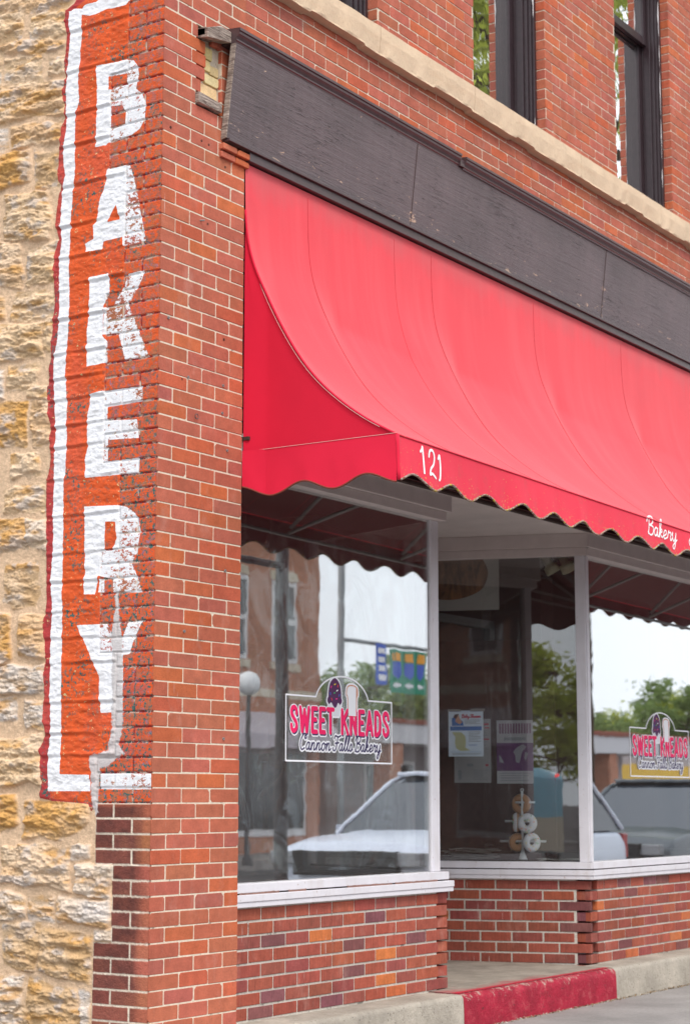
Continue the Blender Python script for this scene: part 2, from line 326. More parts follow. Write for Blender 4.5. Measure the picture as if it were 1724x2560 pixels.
# ------------------------------------------------------------------ brick laying
CB=.0677; LB=.2127; JB=.0052
def brick(mb,fr,s0,s1,z0,z1,n,th,col,ch=.0035,j=.0008):
    (ox,oy),(dx,dy),(nx,ny)=fr
    j_=lambda a=j: random.uniform(-a,a)
    s0+=j_();s1+=j_();z0+=j_();z1+=j_(); n+=j_(.0012); c=min(ch*random.choice([.5,.8,1,1.2,1.5]),(s1-s0)*.3)
    k_=[c*random.choice([.4,.7,1,1,1,1.3,2.6]) for _ in range(4)]
    oc=[(s0+k_[0],z0),(s1-k_[1],z0),(s1,z0+k_[1]),(s1,z1-k_[2]),(s1-k_[2],z1),(s0+k_[3],z1),(s0,z1-k_[3]),(s0,z0+k_[0])]
    mx,mz=(s0+s1)/2,(z0+z1)/2; tw=j_(.0006)
    P=lambda a,b,z:(ox+dx*a+nx*b,oy+dy*a+ny*b,z)
    r0=[P(mx+(a-mx)*(1-.0022/max(.01,(s1-s0)/2)),n,mz+(z-mz)*(1-.0022/((z1-z0)/2))) for a,z in oc]
    r1=[P(a,n-.0022,z) for a,z in oc]; r2=[P(a,n-th,z) for a,z in oc]
    fs=[tuple(range(8))]+[(i,8+i,8+(i+1)%8,(i+1)%8) for i in range(8)]+[(8+i,16+i,16+(i+1)%8,8+(i+1)%8) for i in range(8)]+[tuple(range(16,24))[::-1]]
    mb.add(r0+r1+r2,fs,col)
def subtract(iv,hs):
    out=[iv]
    for a,b in hs:
        nx=[]
        for u,v in out:
            if b<=u or a>=v: nx.append((u,v)); continue
            if a-u>.02: nx.append((u,a))
            if v-b>.02: nx.append((b,v))
        out=nx
    return out
def jit(c,v=.12,h=.04):
    k=1+random.uniform(-v,v); return (c[0]*k,c[1]*k*(1+random.uniform(-h*2.5,h*2.5)),c[2]*k*(1+random.uniform(-h*3,h*3)))
def col_pillar():
    r=random.random()
    if r<.09: return jit((.43,.125,.082),.06)
    if r<.28: return jit((.52,.125,.056),.08)
    return jit((.465,.130,.078),.08,.03)
def lay(mb,fr,u0,u1,ztop,k0,k1,c=CB,L=LB,jt=JB,n=0,th=.09,holes=(),colf=col_pillar,first=None,wob=.0):
    for k in range(k0,k1):
        z1=ztop-c*k; z0=z1-c; zc=(z0+z1)/2
        st=first(k) if first else (L if k%2==0 else L/2)
        e=[u0]; x=u0+st
        while x<u1-.03: e.append(x); x+=L*random.uniform(.985,1.015)
        e.append(u1)
        hs=[(a,b) for a,b,c0,c1 in holes if zc>c0 and zc<c1]
        for a,b in zip(e[:-1],e[1:]):
            aa=a+(jt/2 if a>u0 else 0); bb=b-(jt/2 if b<u1 else 0)
            for p,q in subtract((aa,bb),hs): brick(mb,fr,p,q,z0+jt/2,z1-jt/2,n,th,colf())
# ------------------------------------------------------------------ THE BUILDING
bld=thing('bakery_building','corner shop building of red brick and yellow limestone with white framed display windows','building',(0,0,0))
ZT=4.93; FR0=((0,0),(1,0),(0,-1))
# brick pillar (front): real bricks in a mortar core
W=.648
pm=MB(); KU=-46
void=[(.325,.453,4.655,4.865),(.29,.453,4.585,4.66),(.247,.435,4.525,4.585),(.262,.375,4.862,4.92)]
lay(pm,FR0,.0035,W,ZT,KU,73,holes=void,th=.022)
pil=pm.build('brick_pillar',M['brick'],bld)
c=MB(); c.box(.013,W-.004,.0016,.12,-.1,4.52); c.box(.013,.25,.0016,.12,4.52,4.93); c.box(.453,W-.004,.0016,.12,4.52,4.93); c.box(.25,.453,.03,.12,4.52,4.93); c.box(.013,W-.004,.0016,.12,4.93,8.0)
c.build('mortar',M['mortar'],pil)
y=MB(); yc=lambda:jit((.70,.52,.28),.12)
for (a,b,c0,c1) in [(.33,.40,4.79,4.85),(.33,.385,4.73,4.785),(.385,.45,4.72,4.77),(.335,.45,4.665,4.715),(.295,.44,4.60,4.655)]: brick(y,FR0,a,b,c0,c1,-.018,.05,yc(),.006,.002)
y.build('exposed_brick',M['brick'],bld,label='patch of pale yellow bricks laid bare beside the board end')
c=MB(); c.box(.262,.30,-.045,.03,4.868,4.912); c.prism([(.262,4.866),(.45,4.90),(.45,4.955),(.372,4.962),(.262,4.915)],lambda p,s:(p[0],-.06 if s==0 else .03,p[1]-(.012 if s==0 else 0)))
c.build('wood_block',M['oldwood'],bld,bevel=.004,label='upper grey timber block jutting out beside the board end')
c=MB(); c.prism([(.248,4.53),(.43,4.53),(.432,4.575),(.30,4.582),(.248,4.583)],lambda p,s:(p[0],-.022 if s==0 else .03,p[1]))
c.build('wood_block',M['oldwood'],bld,bevel=.003,label='lower grey timber stub set in the brick')
c=MB()                                                   # little corbelled course under the board
for i,(zz,pj) in enumerate([(4.385,.026),(4.345,.016)]): brick(c,FR0,.44,.55,zz-.03,zz,pj,.05,col_pillar()); brick(c,FR0,.555,.665,zz-.03,zz,pj,.05,col_pillar())
c.build('brick_corbel',M['brick'],bld)
# anchors, bolts and a hook left in the brickwork
def anchors(lst,name,mat,r=.007,ln=.006,lab=None):
    for (x_,y_) in lst:
        p=onY(x_,y_); a=MB(); a.lathe((p.x,.001,p.z),[(r*.45,.002),(r*.5,ln),(r,ln),(r,-.004)],10,axis=(0,-1,0)); a.build(name,mat,bld)
anchors([(470,943),(557,964),(555,1033),(567,1126),(562,1427),(558,1847),(460,1578),(421,794)],'wall_anchor',M['tubemetal'])
anchors([(427,318),(504,352),(522,362),(563,418),(519,560),(560,849),(455,948)],'drill_hole',flat('hole_dark',(.015,.008,.006)),.006,.0022)
a=MB(); p=onY(500,551); a.tube([(p.x,0,p.z),(p.x+.012,-.02,p.z)],.004,8); a.build('bolt',M['tubemetal'],bld)
a=MB(); p=onY(487,1042); a.tube([(p.x+.012*math.cos(t),-.012,p.z+.012*math.sin(t)) for t in np.linspace(0,6.0,14)],.0022,6); a.build('eye_hook',M['iron'],bld)
# upper wall
WINS=[(.955,1.905),(3.0,3.95),(5.03,5.985),(7.07,8.02)]; WZ0,WZ1=5.48,7.45
hs=[(a,b,WZ0-.02,WZ1) for a,b in WINS]+[(.6,10,5.33,5.47)]
FRU=((0,.02),(1,0),(0,-1)); um=MB(); lay(um,FRU,W+.002,9.6,ZT+.02,KU,9,holes=hs)
for a,b in WINS:                                          # brick reveals of the openings
    for side,fr in ((a,((a,.024),(0,1),(1,0))),(b,((b,.024),(0,1),(-1,0)))):
        for k in range(KU,-8):
            z1=ZT+.02-CB*k
            if z1<WZ1 and z1>WZ0+.03: brick(um,fr,0,.062 if k%2 else .062,z1-CB+JB/2,z1-JB/2,.0,.08,tuple(x*.95 for x in col_pillar()))
uw=um.build('upper_brick_wall',M['brick'],bld)
c=MB(); zz=[4.30,WZ0-.01,WZ1,8.0]; c.box(W,9.6,.0226,.35,zz[0],5.32); c.box(W,9.6,.0226,.35,WZ1,8.0)
xs=[W]+[v for ab in WINS for v in ab]+[9.6]
for i in range(0,len(xs),2): c.box(xs[i]-(0 if i==0 else -.003),xs[i+1]-(.003 if i+1<len(xs)-1 else 0),.0226,.35,5.32,WZ1)
c.build('mortar',M['mortar'],uw)
# limestone sill course, irregular lower edge
def chip(x): return float(.010*(fbm(np.array(x*9.),np.array(2.2),3)-.5)+.012*(vn(np.array(x*3.1),np.array(7.))>.72))
bx=[W+.003,1.84,2.905,4.33,5.62,6.9,8.2,9.6]
for i,(a,b) in enumerate(zip(bx[:-1],bx[1:])):
    c=MB(); n=max(8,int((b-a)/.02)); a+=.002; b-=.002; rows=[]
    for q in range(n+1):
        x=a+(b-a)*q/n; zb=5.318+chip(x); rows.append([(x,.03,5.482),(x,-.042+.003*vn(x*7,1.),5.482-.003*vn(x*13,4.)),(x,-.045+.004*float(vn(x*11,3.)),zb+.10),(x,-.043+.012*float(vn(x*15,6.)),zb+.012),(x,-.036,zb),(x,.03,zb-.004)])
    vs=[v for r_ in rows for v in r_]; fs=[(q*6+k,q*6+k+1,q*6+k+7,q*6+k+6) for q in range(n) for k in range(5)]
    fs=[f[::-1] for f in fs]+[tuple(range(6))[::-1],tuple(n*6+k for k in range(6))]
    c.add(vs,fs); c.build('stone_sill',M['stoneband'],bld)
# upper windows
for wi,(a,b) in enumerate(WINS):
    f=MB()
    for x,sg in ((a,1),(b,-1)):
        X=lambda u,v:(min(x+sg*u,x+sg*v),max(x+sg*u,x+sg*v))
        for (u,v,y0,y1) in [(0,.03,.084,.16),(.03,.045,.10,.16),(.045,.06,.12,.18),(.06,.075,.145,.20),(.0,.075,.2,.30)]:
            q=X(u,v); f.box(q[0],q[1],y0,y1,WZ0,WZ1)
    f.box(a,b,.09,.3,WZ1-.07,WZ1); f.box(a+.003,b-.003,.085,.3,WZ0+.003,WZ0+.05)
    wn=f.build('window',M['wframe'],bld,bevel=.003)
    zm=6.86
    for (z0,z1,yy,nm) in [(WZ0+.05,zm+.03,.215,'lower_sash'),(zm-.02,WZ1-.07,.17,'upper_sash')]:
        s=MB(); x0,x1=a+.076,b-.076
        s.box(x0,x0+.05,yy,yy+.035,z0,z1); s.box(x1-.05,x1,yy,yy+.035,z0,z1); s.box(x0+.05,x1-.05,yy+.001,yy+.034,z0,z0+.06); s.box(x0+.05,x1-.05,yy+.001,yy+.034,z1-.045,z1)
        s.build(nm,M['wframe'],wn,bevel=.003)
        g=MB(); g.box(x0+.05,x1-.05,yy+.014,yy+.018,z0+.06,z1-.045); g.build('pane',M['glass_up'],wn)
    z=WZ0+.02                                     # white caulk showing where paint split off
    while z<WZ1-.1:
        h=random.uniform(.08,.34)
        if random.random()<.55:
            wd=random.uniform(.003,.011); cz=MB(); cz.prism([(.001,z),(wd*.5,z+h*.15),(wd*.4,z+h*.35),(wd,z+h*.55),(wd*.6,z+h*.85),(.001,z+h),(-.001,z+h*.6)],lambda p,s,b=b:(b-.0305-(.002 if s else 0),.0845+p[0],p[1])); cz.build('caulk',M['sign_white'],wn)
        z+=h+random.uniform(.02,.10)
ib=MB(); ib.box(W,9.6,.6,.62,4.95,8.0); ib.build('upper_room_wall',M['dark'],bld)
# fascia board with cornice
c=MB(); X0,X1=.453,9.3
c.prism([(-.032,4.414),(-.084,4.885),(-.055,4.885),(0.0,4.42)],lambda p,s:(X0+.006+s*(X1-X0),p[0],p[1])); fb=c.build('fascia_board',M['fascia'],bld)
c=MB()
for x in (2.16,3.38,4.60,5.82,7.04): c.box(x-.003,x+.003,-.0,-.0,0,0)
prof=[(.019,4.885),(-.084,4.885),(-.086,4.893),(-.092,4.897),(-.091,4.905),(-.098,4.918),(-.108,4.926),(-.110,4.936),(-.105,4.940),(-.113,4.944),(-.113,4.957),(.019,4.972)]
c=MB(); c.prism(prof,lambda p,s:(X0-.004+s*(2.62-X0),p[0],p[1])); c.build('cornice',M['fascia_trim'],bld,smooth=False)
c=MB(); c.prism([(a+(-.006 if a<-.05 else 0),b-.006) for a,b in prof],lambda p,s:(2.66+s*(X1-2.66),p[0],p[1])); c.box(2.615,2.665,-.10,.019,4.89,4.93); c.build('cornice',M['fascia_trim'],bld)
c=MB(); c.prism([(.019,4.42),(0.0,4.42),(-.055,4.885),(-.083,4.885),(-.031,4.413),(.0,4.405)],lambda p,s:(X0-.003+s*.009,p[0],p[1])); c.build('board_end',M['oldwood'],bld)
c=MB(); c.box(X0+.012,X1,-.044,.0,4.398,4.4135); c.box(X0+.2,X1,-.028,.018,4.352,4.397); c.build('board_trim',M['fascia_trim'],bld,bevel=.002)
c=MB(); 
for x in (2.16,4.60): c=MB(); c.prism([(-.0338,4.42),(-.0862,4.884),(-.083,4.884),(-.031,4.42)],lambda p,s,x=x:(x+s*.0035,p[0],p[1])); c.build('board_joint',M['trimdark'],bld)
# wall behind the awning
c=MB(); c.box(W+.004,9.3,.02,.10,2.945,4.35); c.build('storefront_header',M['beam'],bld)
c=MB(); c.box(W+.004,9.3,-.035,.0195,2.944,2.962); c.build('header_trim',M['trimdark'],bld,bevel=.002)
# ---------------------------------------------------------------- side wall (limestone, brick quoin, painted sign)
K=3.8825
def zA(P,oy,s=K): return [((x/s),(oy+y/s)) for x,y in P]
def side(P): return [(onX(x,y).y,onX(x,y).z) for x,y in P]
z1=lambda *P: side(zA(P,0)); z2=lambda *P: side(zA(P,600)); z3=lambda *P: side(zA(P,1200)); z4=lambda *P: side(zA(P,1800,3.065))
stones=[z1((-60,-160),(780,-60),(640,60),(380,130),(330,110),(-60,190)),z1((-60,150),(220,140),(220,400),(-60,440)),z1((310,150),(640,90),(630,330),(480,380),(320,400)),z1((-60,470),(300,400),(620,400),(620,440),(380,500),(-60,530)),
z1((60,600),(400,530),(400,780),(160,800),(60,780)),z1((480,580),(640,530),(640,680),(480,710)),z1((-60,860),(640,760),(640,1080),(330,1130),(60,1200),(-60,1190)),z1((-60,1250),(60,1260),(60,1440),(-60,1460)),
z1((110,1260),(600,1180),(600,1370),(330,1400),(110,1480)),z1((-60,1520),(280,1500),(290,1740),(-60,1850)),z1((340,1480),(570,1480),(570,1790),(360,1800)),z1((60,1920),(460,1850),(490,2180),(470,2310),(60,2329)),
z2((-60,50),(190,40),(220,350),(200,450),(-60,420)),z2((290,120),(560,20),(530,420),(270,420)),z2((170,500),(530,520),(520,740),(120,780)),z2((-60,560),(50,560),(50,760),(-60,780)),z2((-60,840),(410,820),(400,1130),(-60,1190)),
z2((440,780),(510,780),(500,1060),(430,1060)),z2((90,1240),(370,1220),(360,1420),(90,1450)),z2((-60,1270),(40,1270),(30,1540),(-60,1540)),z2((290,1450),(480,1420),(480,1540),(280,1510)),z2((-60,1600),(270,1580),(240,1980),(-60,1980)),
z2((320,1580),(480,1560),(500,1960),(320,2000)),z2((100,2090),(360,2060),(390,2290),(110,2310)),z3((60,90),(440,60),(440,290),(60,320)),z3((-60,400),(230,400),(250,640),(-60,710)),z3((260,390),(450,400),(450,660),(270,600)),
z3((60,810),(350,810),(400,1080),(330,1220),(120,1230),(50,1150)),z3((-60,1320),(90,1320),(90,1750),(-60,1780)),z3((200,1330),(440,1350),(440,1730),(190,1700)),z3((-60,1820),(430,1820),(430,2060),(-60,2060)),z3((-60,2130),(150,2130),(150,2329),(-60,2329)),
z3((250,2150),(425,2170),(420,2420),(250,2420)),z4((-60,170),(100,170),(330,120),(320,470),(-60,490)),z4((-60,550),(110,560),(130,800),(-60,860)),z4((195,620),(680,640),(660,760),(590,860),(420,910),(190,880)),
z4((10,980),(130,970),(120,1100),(20,1110)),z4((150,945),(520,990),(530,1170),(550,1310),(300,1250),(20,1240),(20,1150),(140,1110)),z4((545,990),(685,970),(680,1060),(550,1070)),z4((600,1120),(860,1130),(840,1360),(610,1310)),
z4((-60,1310),(180,1350),(180,1510),(-60,1510)),z4((215,1360),(410,1370),(405,1540),(215,1520)),z4((450,1360),(835,1390),(830,1580),(450,1540)),z4((30,1560),(310,1560),(330,1660),(260,1940),(30,1860)),z4((330,1590),(700,1650),(680,2000),(310,1930)),
z4((-60,1970),(180,1970),(150,2250),(-60,2300)),z4((240,1990),(570,2080),(560,2300),(190,2290)),z4((600,2080),(670,2090),(665,2180),(610,2180)),z4((610,2200),(665,2200),(665,2400),(610,2400)),z4((730,1620),(855,1620),(855,1690),(730,1680))]
SCOL={0:(.70,.455,.26),1:(.76,.54,.34),2:(.64,.345,.11),3:(.70,.60,.52),4:(.74,.52,.32),5:(.58,.37,.19)}
cols=[0,4,1,0,1,1,0,3,0,2,5,4,0,1,1,2,4,1,1,3,1,2,0,4,4,2,3,5,2,0,3,3,3,4,2,2,4,0,3,3,3,3,3,5,5,3,5,3,3,3]
cols=(cols+[0]*60)[:len(stones)]
# rows of the side: how many half bricks reach back from the corner
NH=[(178,2),(417,3),(721,2),(1141,3),(1378,2),(1635,3),(1895,2),(2160,3),(2351,2),(9999,3)]
zlim=[(onX(330,y_).z if y_<5000 else -5,n_) for y_,n_ in NH]
def nhalf(z):
    for zl,n_ in zlim:
        if z>zl: return n_
    return 3
def stripe():
    L_=[(680,110),(672,250),(688,300),(680,480),(665,620),(655,700),(655,780),(645,900),(650,1050),(655,1200),(640,1300),(620,1450),(620,1580),(640,1700),(610,1850),(605,2000),(590,2200)]
    L_=zA(L_,0)+zA([(610,0),(580,200),(580,400),(580,700),(560,1000),(525,1130),(525,1300),(530,1450),(540,1700),(550,1900),(530,2100),(530,2280)],600)+zA([(530,0),(520,300),(520,700),(500,930),(505,1100),(510,1250),(500,1500),(495,1750),(485,2100),(497,2329)],1200)+zA([(395,0),(385,120),(370,330),(375,545)],1800,3.065)
    Rr=zA([(800,100),(800,230),(795,450),(780,650),(765,750),(775,1000),(740,1100),(735,1300),(735,1700),(715,1850),(700,2050),(690,2300)],0)+zA([(690,0),(675,300),(680,700),(665,1000),(650,1150),(640,1300),(660,1600),(650,1800),(655,2000),(640,2280)],600)+zA([(625,0),(620,500),(615,900),(605,1100),(615,1250),(605,1700),(600,2100),(600,2329)],1200)+zA([(475,0),(470,130),(465,415),(690,420),(700,545)],1800,3.065)
    return side(L_+Rr[::-1])
whites=[stripe(),z1((800,85),(830,50),(940,20),(1010,-60),(1265,-60),(1265,0),(1230,50),(1180,65),(1050,90),(940,140),(880,155),(835,150),(690,120),(720,85)),
 z4((770,410),(1170,410),(1165,530),(770,530)),
 z1((1040,1640),(1265,1600),(1330,1850),(1375,2110),(1420,2335),(1200,2389),(1195,2300),(1010,2345),(1000,2420),(845,2450),(835,2370),(915,2320),(910,2190),(945,2140),(970,1950),(1030,1790)),
 z1((935,640),(1050,620),(1235,580),(1300,585),(1340,640),(1350,720),(1325,860),(1385,910),(1415,1000),(1410,1150),(1360,1250),(1280,1310),(1160,1350),(1045,1390),(1030,1410),(930,1430),(935,1330),(950,1000),(945,800)),
 z2((870,365),(1065,325),(1070,500),(1010,640),(1000,930),(1045,985),(1045,1190),(850,1230),(845,1050),(865,700),(875,550)),
 z2((1245,330),(1405,290),(1385,370),(1270,590),(1245,610),(1105,625),(1200,470)),z2((1015,660),(1240,600),(1330,830),(1380,960),(1450,1130),(1215,1160),(1150,900),(1005,920)),
 z2((880,1500),(985,1470),(1380,1415),(1385,1560),(1050,1620),(1045,1750),(1330,1740),(1345,1920),(1050,1940),(1050,2150),(1130,2140),(1350,2110),(1340,2260),(835,2310),(830,2130),(860,2000),(850,1900),(855,1700),(880,1600)),
 z3((830,260),(1145,245),(1230,260),(1310,320),(1345,370),(1370,500),(1330,700),(1280,810),(1310,870),(1350,980),(1380,1090),(1100,1090),(1100,960),(960,930),(930,1110),(820,1110),(815,1000),(830,900),(830,700)),
 z3((970,960),(1015,960),(1015,1090),(960,1090)),
 z3((750,1410),(935,1400),(1045,1400),(1105,1530),(1195,1520),(1245,1380),(1385,1360),(1300,1560),(1260,1690),(1195,1700),(1190,2250),(985,2260),(965,2100),(970,1900),(905,1770),(860,1650))]
holesW=[z1((1060,745),(1235,710),(1235,820),(1060,875)),z1((1080,1030),(1190,1020),(1225,1090),(1215,1200),(1080,1250)),z1((1130,1985),(1170,2130),(1045,2160)),z3((1030,405),(1125,405),(1140,560),(1090,685),(1020,685))]
cement=[z3((1100,960),(1150,1090),(1160,1360),(1190,1540),(1190,1690),(1195,1900),(1190,2250),(1190,2400),(1095,2400),(1095,1760),(1085,1540),(1130,1100)),
 z4((860,0),(920,0),(945,70),(905,180),(960,260),(890,290),(840,360),(770,370),(750,560),(750,700),(735,745),(710,650),(700,420),(685,280),(830,235),(850,130))]
red_left=zA([(720,40),(640,100),(630,200),(650,330),(640,470),(635,620),(640,800),(610,920),(640,1040),(630,1150),(600,1260),(575,1450),(565,1600),(565,1750),(600,1800),(570,1950),(540,2180)],0)+zA([(580,0),(545,100),(530,300),(530,430),(535,600),(520,740),(510,900),(495,1050),(495,1150),(470,1240),(480,1340),(470,1500),(480,1700),(500,1850),(490,2000),(490,2150),(475,2250)],600)+zA([(450,0),(445,200),(455,380),(460,600),(455,750),(460,1000),(455,1200),(430,1400),(440,1600),(445,1750),(430,1900),(430,2100)],1200)+zA([(330,0),(345,100),(310,230),(320,350),(325,480),(300,560),(310,600),(400,620),(680,640),(700,700),(760,640)],1800,3.065)
red=side(red_left)+[(-.02,side([(378,2008)])[0][1]),(-.02,5.9),side([(215,-60)])[0]]
zred=side([(378,2008)])[0][1]
ridz=[onX(180,v).z for v in (77,178,283,361,461,560,640,708,790,878,940,994,1060,1112,1192,1285,1380,1450,1524,1590,1653,1751,1829,1885)]
darkz=onX(378,2009).z
def side_fields(Y,Z,fine=True):
    sh=Y.shape; base=np.zeros(sh+(3,)); h=np.zeros(sh)
    wob=.006*(fbm(Y*14,Z*14,3,3)-.5)
    # --- stones
    best=np.full(sh,-1e9); sid=np.full(sh,-1)
    rnd=[]
    rs=np.random.RandomState(5)
    lst=[(P,SCOL[c_]) for P,c_ in zip(stones,cols)]
    z=-.3
    while z<8.2:                                     # the courses beyond the photographed strip
        hh=rs.uniform(.14,.28); y_=1.02+rs.uniform(0,.05) if (.15<z<5.25) else .36
        while y_<6.2:
            ww=rs.uniform(.16,.5); j=lambda: rs.uniform(-.018,.018)
            lst.append(([(y_+.015+j(),z+.015+j()),(y_+ww-.015+j(),z+.015+j()),(y_+ww-.015+j(),z+hh-.015+j()),(y_+.015+j(),z+hh-.015+j())],SCOL[rs.choice([0,1,4,0,5,2,3])])); y_+=ww
        z+=hh
    # distortion so outlines are not straight
    Yd=Y+.050*(fbm(Y*10,Z*10,5,1)-.5); Zd=Z+.046*(fbm(Y*10,Z*14,5,2)-.5)
    for i,(P,cc) in enumerate(lst):
        P=np.array(P); a,b=P.min(0)-.03,P.max(0)+.03
        if b[0]<Y.min() or a[0]>Y.max() or b[1]<Z.min() or a[1]>Z.max(): continue
        m_=(Y>a[0])&(Y<b[0])&(Z>a[1])&(Z<b[1])
        if not m_.any(): continue
        d_=sdpoly(Yd[m_],Zd[m_],P); bb=best[m_]; u_=d_>bb; bb[u_]=d_[u_]; best[m_]=bb; s_=sid[m_]; s_[u_]=i; sid[m_]=s_
    CC=np.array([c_ for _,c_ in lst]+[(0,0,0)]); stone=CC[sid]
    n1=fbm(Y*9,Z*30,5,7,.6); n2=fbm(Y*30,Z*60,4,9,.6); n3=fbm(Y*6,Z*8,4,13)
    ter=np.floor((n1+.25*n3)*9)/9.; ter2=.5*ter+.5*(n1)
    best=best+.010; t=np.clip(best/(.007+.03*fbm(Y*5,Z*5,2,17)**2)+.35,0,1); t=t*t*(3-2*t)
    hs_=.002+.012*np.clip(best/.06,0,1)+.050*(ter2-.5)+.016*(n2-.5)+.010*(fbm(Y*60,Z*110,3,31)-.5)+(.025*(vn(sid*3.7,sid*1.3)-.5))
    hm=-.004+.007*(fbm(Y*40,Z*40,3,21)-.5)+.006*(fbm(Y*7,Z*7,2,22)-.5)
    h=hm*(1-t)+np.maximum(hs_,-.004)*t
    # stone colours: iron streaks and pale crust
    q=np.clip((n3-.42)*4,0,1)[...,None]*.65; stone=stone*(1-q)+np.array((.76,.58,.42))*q
    q=np.clip((fbm(Y*8,Z*26,4,41)-.56)*6,0,1)[...,None]*.75; stone=stone*(1-q)+np.array((.60,.31,.085))*q
    q=np.clip((fbm(Y*10,Z*16,4,51)-.60)*8,0,1)[...,None]*.6; stone=stone*(1-q)+np.array((.52,.48,.47))*q
    q=np.clip((.47-n1)*6,0,1)[...,None]*.55; stone=stone*(1-q)+np.array((.40,.25,.12))*q
    stone=stone*(.84+.32*n2)[...,None]
    mort=np.array((.70,.485,.315))*(.9+.2*fbm(Y*50,Z*50,3,61))[...,None]*(.92+.16*fbm(Y*4,Z*4,2,62))[...,None]
    base=mort*(1-t[...,None])+stone*t[...,None]
    # --- painted stretch: stones rubbed flat, with raised pointing ridges
    dr=sdpoly(Y+wob*1.6,Z+wob,red); pr=np.clip(dr/.02+.5,0,1)
    hp=.004+.010*(fbm(Y*9,Z*32,4,7,.6)-.5)+.009*(n2-.5)
    for zr in ridz:
        zz=zr+.008*(fbm(Y*8,np.full_like(Y,zr*5),2,71)-.5); dz=(Z-zz); am=.25+1.1*vn(Y*4+zr*9,np.full_like(Y,zr*3.3)); hp=hp+.0055*am*np.exp(-(dz/.008)**2)-.0055*am*np.exp(-((dz+.016)/.008)**2)
    h=h*(1-pr)+hp*pr
    # --- brick quoin on the side
    k=np.floor((ZT-Z)/CB).astype(int); zt=ZT-k*CB; fz=np.minimum(zt-Z,Z-(zt-CB))
    nh=np.vectorize(nhalf)(zt-CB/2)[...] if Y.size<20 else None
    zz=(zt-CB/2); nh=np.full(sh,3.)
    for i in range(len(zlim)-1,-1,-1): nh=np.where(zz>zlim[i][0],zlim[i][1],nh)
    bw=nh*LB/2
    off=np.where(k%2==0,LB/2,LB)                      # header where the front shows a stretcher
    yy=np.where(Y<off,Y,Y-off); ln=np.where(Y<off,off,LB); idx=np.where(Y<off,0,1+np.floor((Y-off)/LB)).astype(int)
    yy=np.where(Y<off,Y,(Y-off)%LB); fy=np.minimum(yy,ln-yy); fy=np.where(Y<.012,.02,fy); fy=np.minimum(fy,bw-Y+.006)
    isb=(Y<bw)&(Y<.36)
    fe=np.minimum(fz,fy)+.0012*(fbm(Y*90,Z*90,2,81)-.5)*2; bk=np.clip((fe-.0030)/.0022,0,1)
    rc=_LAT[(k*7+13)%256,(idx*31+k*3+5)%256]; rc2=_LAT[(k*5+3)%256,(idx*11+k*9+8)%256]
    bc=np.stack([.43+.10*(rc-.5),.130+.04*(rc2-.5),.075+.03*(rc-.5)],-1)
    low=np.clip((darkz-Z)/.02,0,1)*np.clip((Y-.035-.075*(fbm(Y*16,Z*7,4,91)-.5))/.07+.25,0,1)*(0.9-.3*np.clip((.42-Z)/.15,0,1))*(.72+.5*fbm(Y*22,Z*30,3,93))
    bc=bc*(1-low[...,None])+(np.array((.135,.044,.035))*(.8+.6*rc2)[...,None])*low[...,None]
    mc=np.array((.72,.62,.50))*(.85+.3*fbm(Y*40,Z*40,3,95))[...,None]
    bcol=mc*(1-bk[...,None])+bc*bk[...,None]
    inred=(Z>zred)
    hb=-.0075*(1-bk)*np.where(inred,1,.25)+.0022*(fbm(Y*60,Z*60,3,97)-.5)+.002*(rc-.5)
    base=np.where(isb[...,None],bcol,base); h=np.where(isb,hb,h)
    # --- paint coverage
    sw=np.full(sh,-1.)
    for P in whites: sw=np.maximum(sw,sdpoly(Y+wob*.8,Z+wob*.5,P))
    for P in holesW: sw=np.minimum(sw,-sdpoly(Y,Z,P))
    sc_=np.full(sh,-1.)
    w2=.020*(fbm(Y*45,Z*30,4,131)-.5)
    for P in cement: sc_=np.maximum(sc_,sdpoly(Y+w2,Z+w2*.6,P))
    h=h+np.clip(sc_/.012,0,1)*.0015
    st=sdpoly(Y,Z,whites[0])
    # outer border strip is a duller red
    xl=np.array([p[1] for p in side(red_left)][:-2]); yl=np.array([p[0] for p in side(red_left)][:-2]); o_=np.argsort(xl); yleft=np.interp(Z,xl[o_],yl[o_])
    outer=np.clip((Y-(yleft-.085))/.02,0,1)
    orange=np.array((.68,.098,.022)); dull=np.array((.42,.045,.045)); zone=fbm(Y*5,Z*2.2,3,111)[...,None]
    pc=orange*(1-outer[...,None])+dull*outer[...,None]; pc=pc*(1-.45*np.clip((zone-.5)*5,0,1))+np.array((.62,.10,.06))*.45*np.clip((zone-.5)*5,0,1)
    jn=((bk<.5)&isb&inred)[...,None]; pc=np.where(jn,np.array((.33,.02,.022)),pc)
    P=np.stack([np.clip(.5+sw/.04,0,1),np.clip(.5+dr/.04,0,1),np.clip(.5+sc_/.03,0,1),isb.astype(float)],-1)
    return h,base,pc,P,bk
def side_grid(ys,zs):
    Y,Z=np.meshgrid(ys,zs); h,b,pc,P,bk=side_fields(Y,Z); e=np.clip(Y/.008,0,1); h=h*e+(1-e)*.0
    ver=np.stack([-h,Y,Z],-1).reshape(-1,3); ny=len(ys); nz=len(zs)
    i=np.arange(nz-1)[:,None]*ny+np.arange(ny-1)[None,:]; f=np.stack([i,i+ny,i+ny+1,i+1],-1).reshape(-1,4)
    return ver,f,b.reshape(-1,3),pc.reshape(-1,3),P.reshape(-1,4)
parts=[side_grid(np.arange(0,1.2001,.0045),np.arange(-.1,5.5001,.0045)),side_grid(np.arange(1.2,6.3,.02),np.arange(-.1,8.01,.02)),side_grid(np.arange(0,1.2001,.02),np.arange(5.5,8.01,.02))]
off=0;V_=[];F_=[];A1=[];A2=[];A3=[]
for v_,f_,a_,b_,c_ in parts: V_.append(v_);F_.append(f_+off);off+=len(v_);A1.append(a_);A2.append(b_);A3.append(c_)
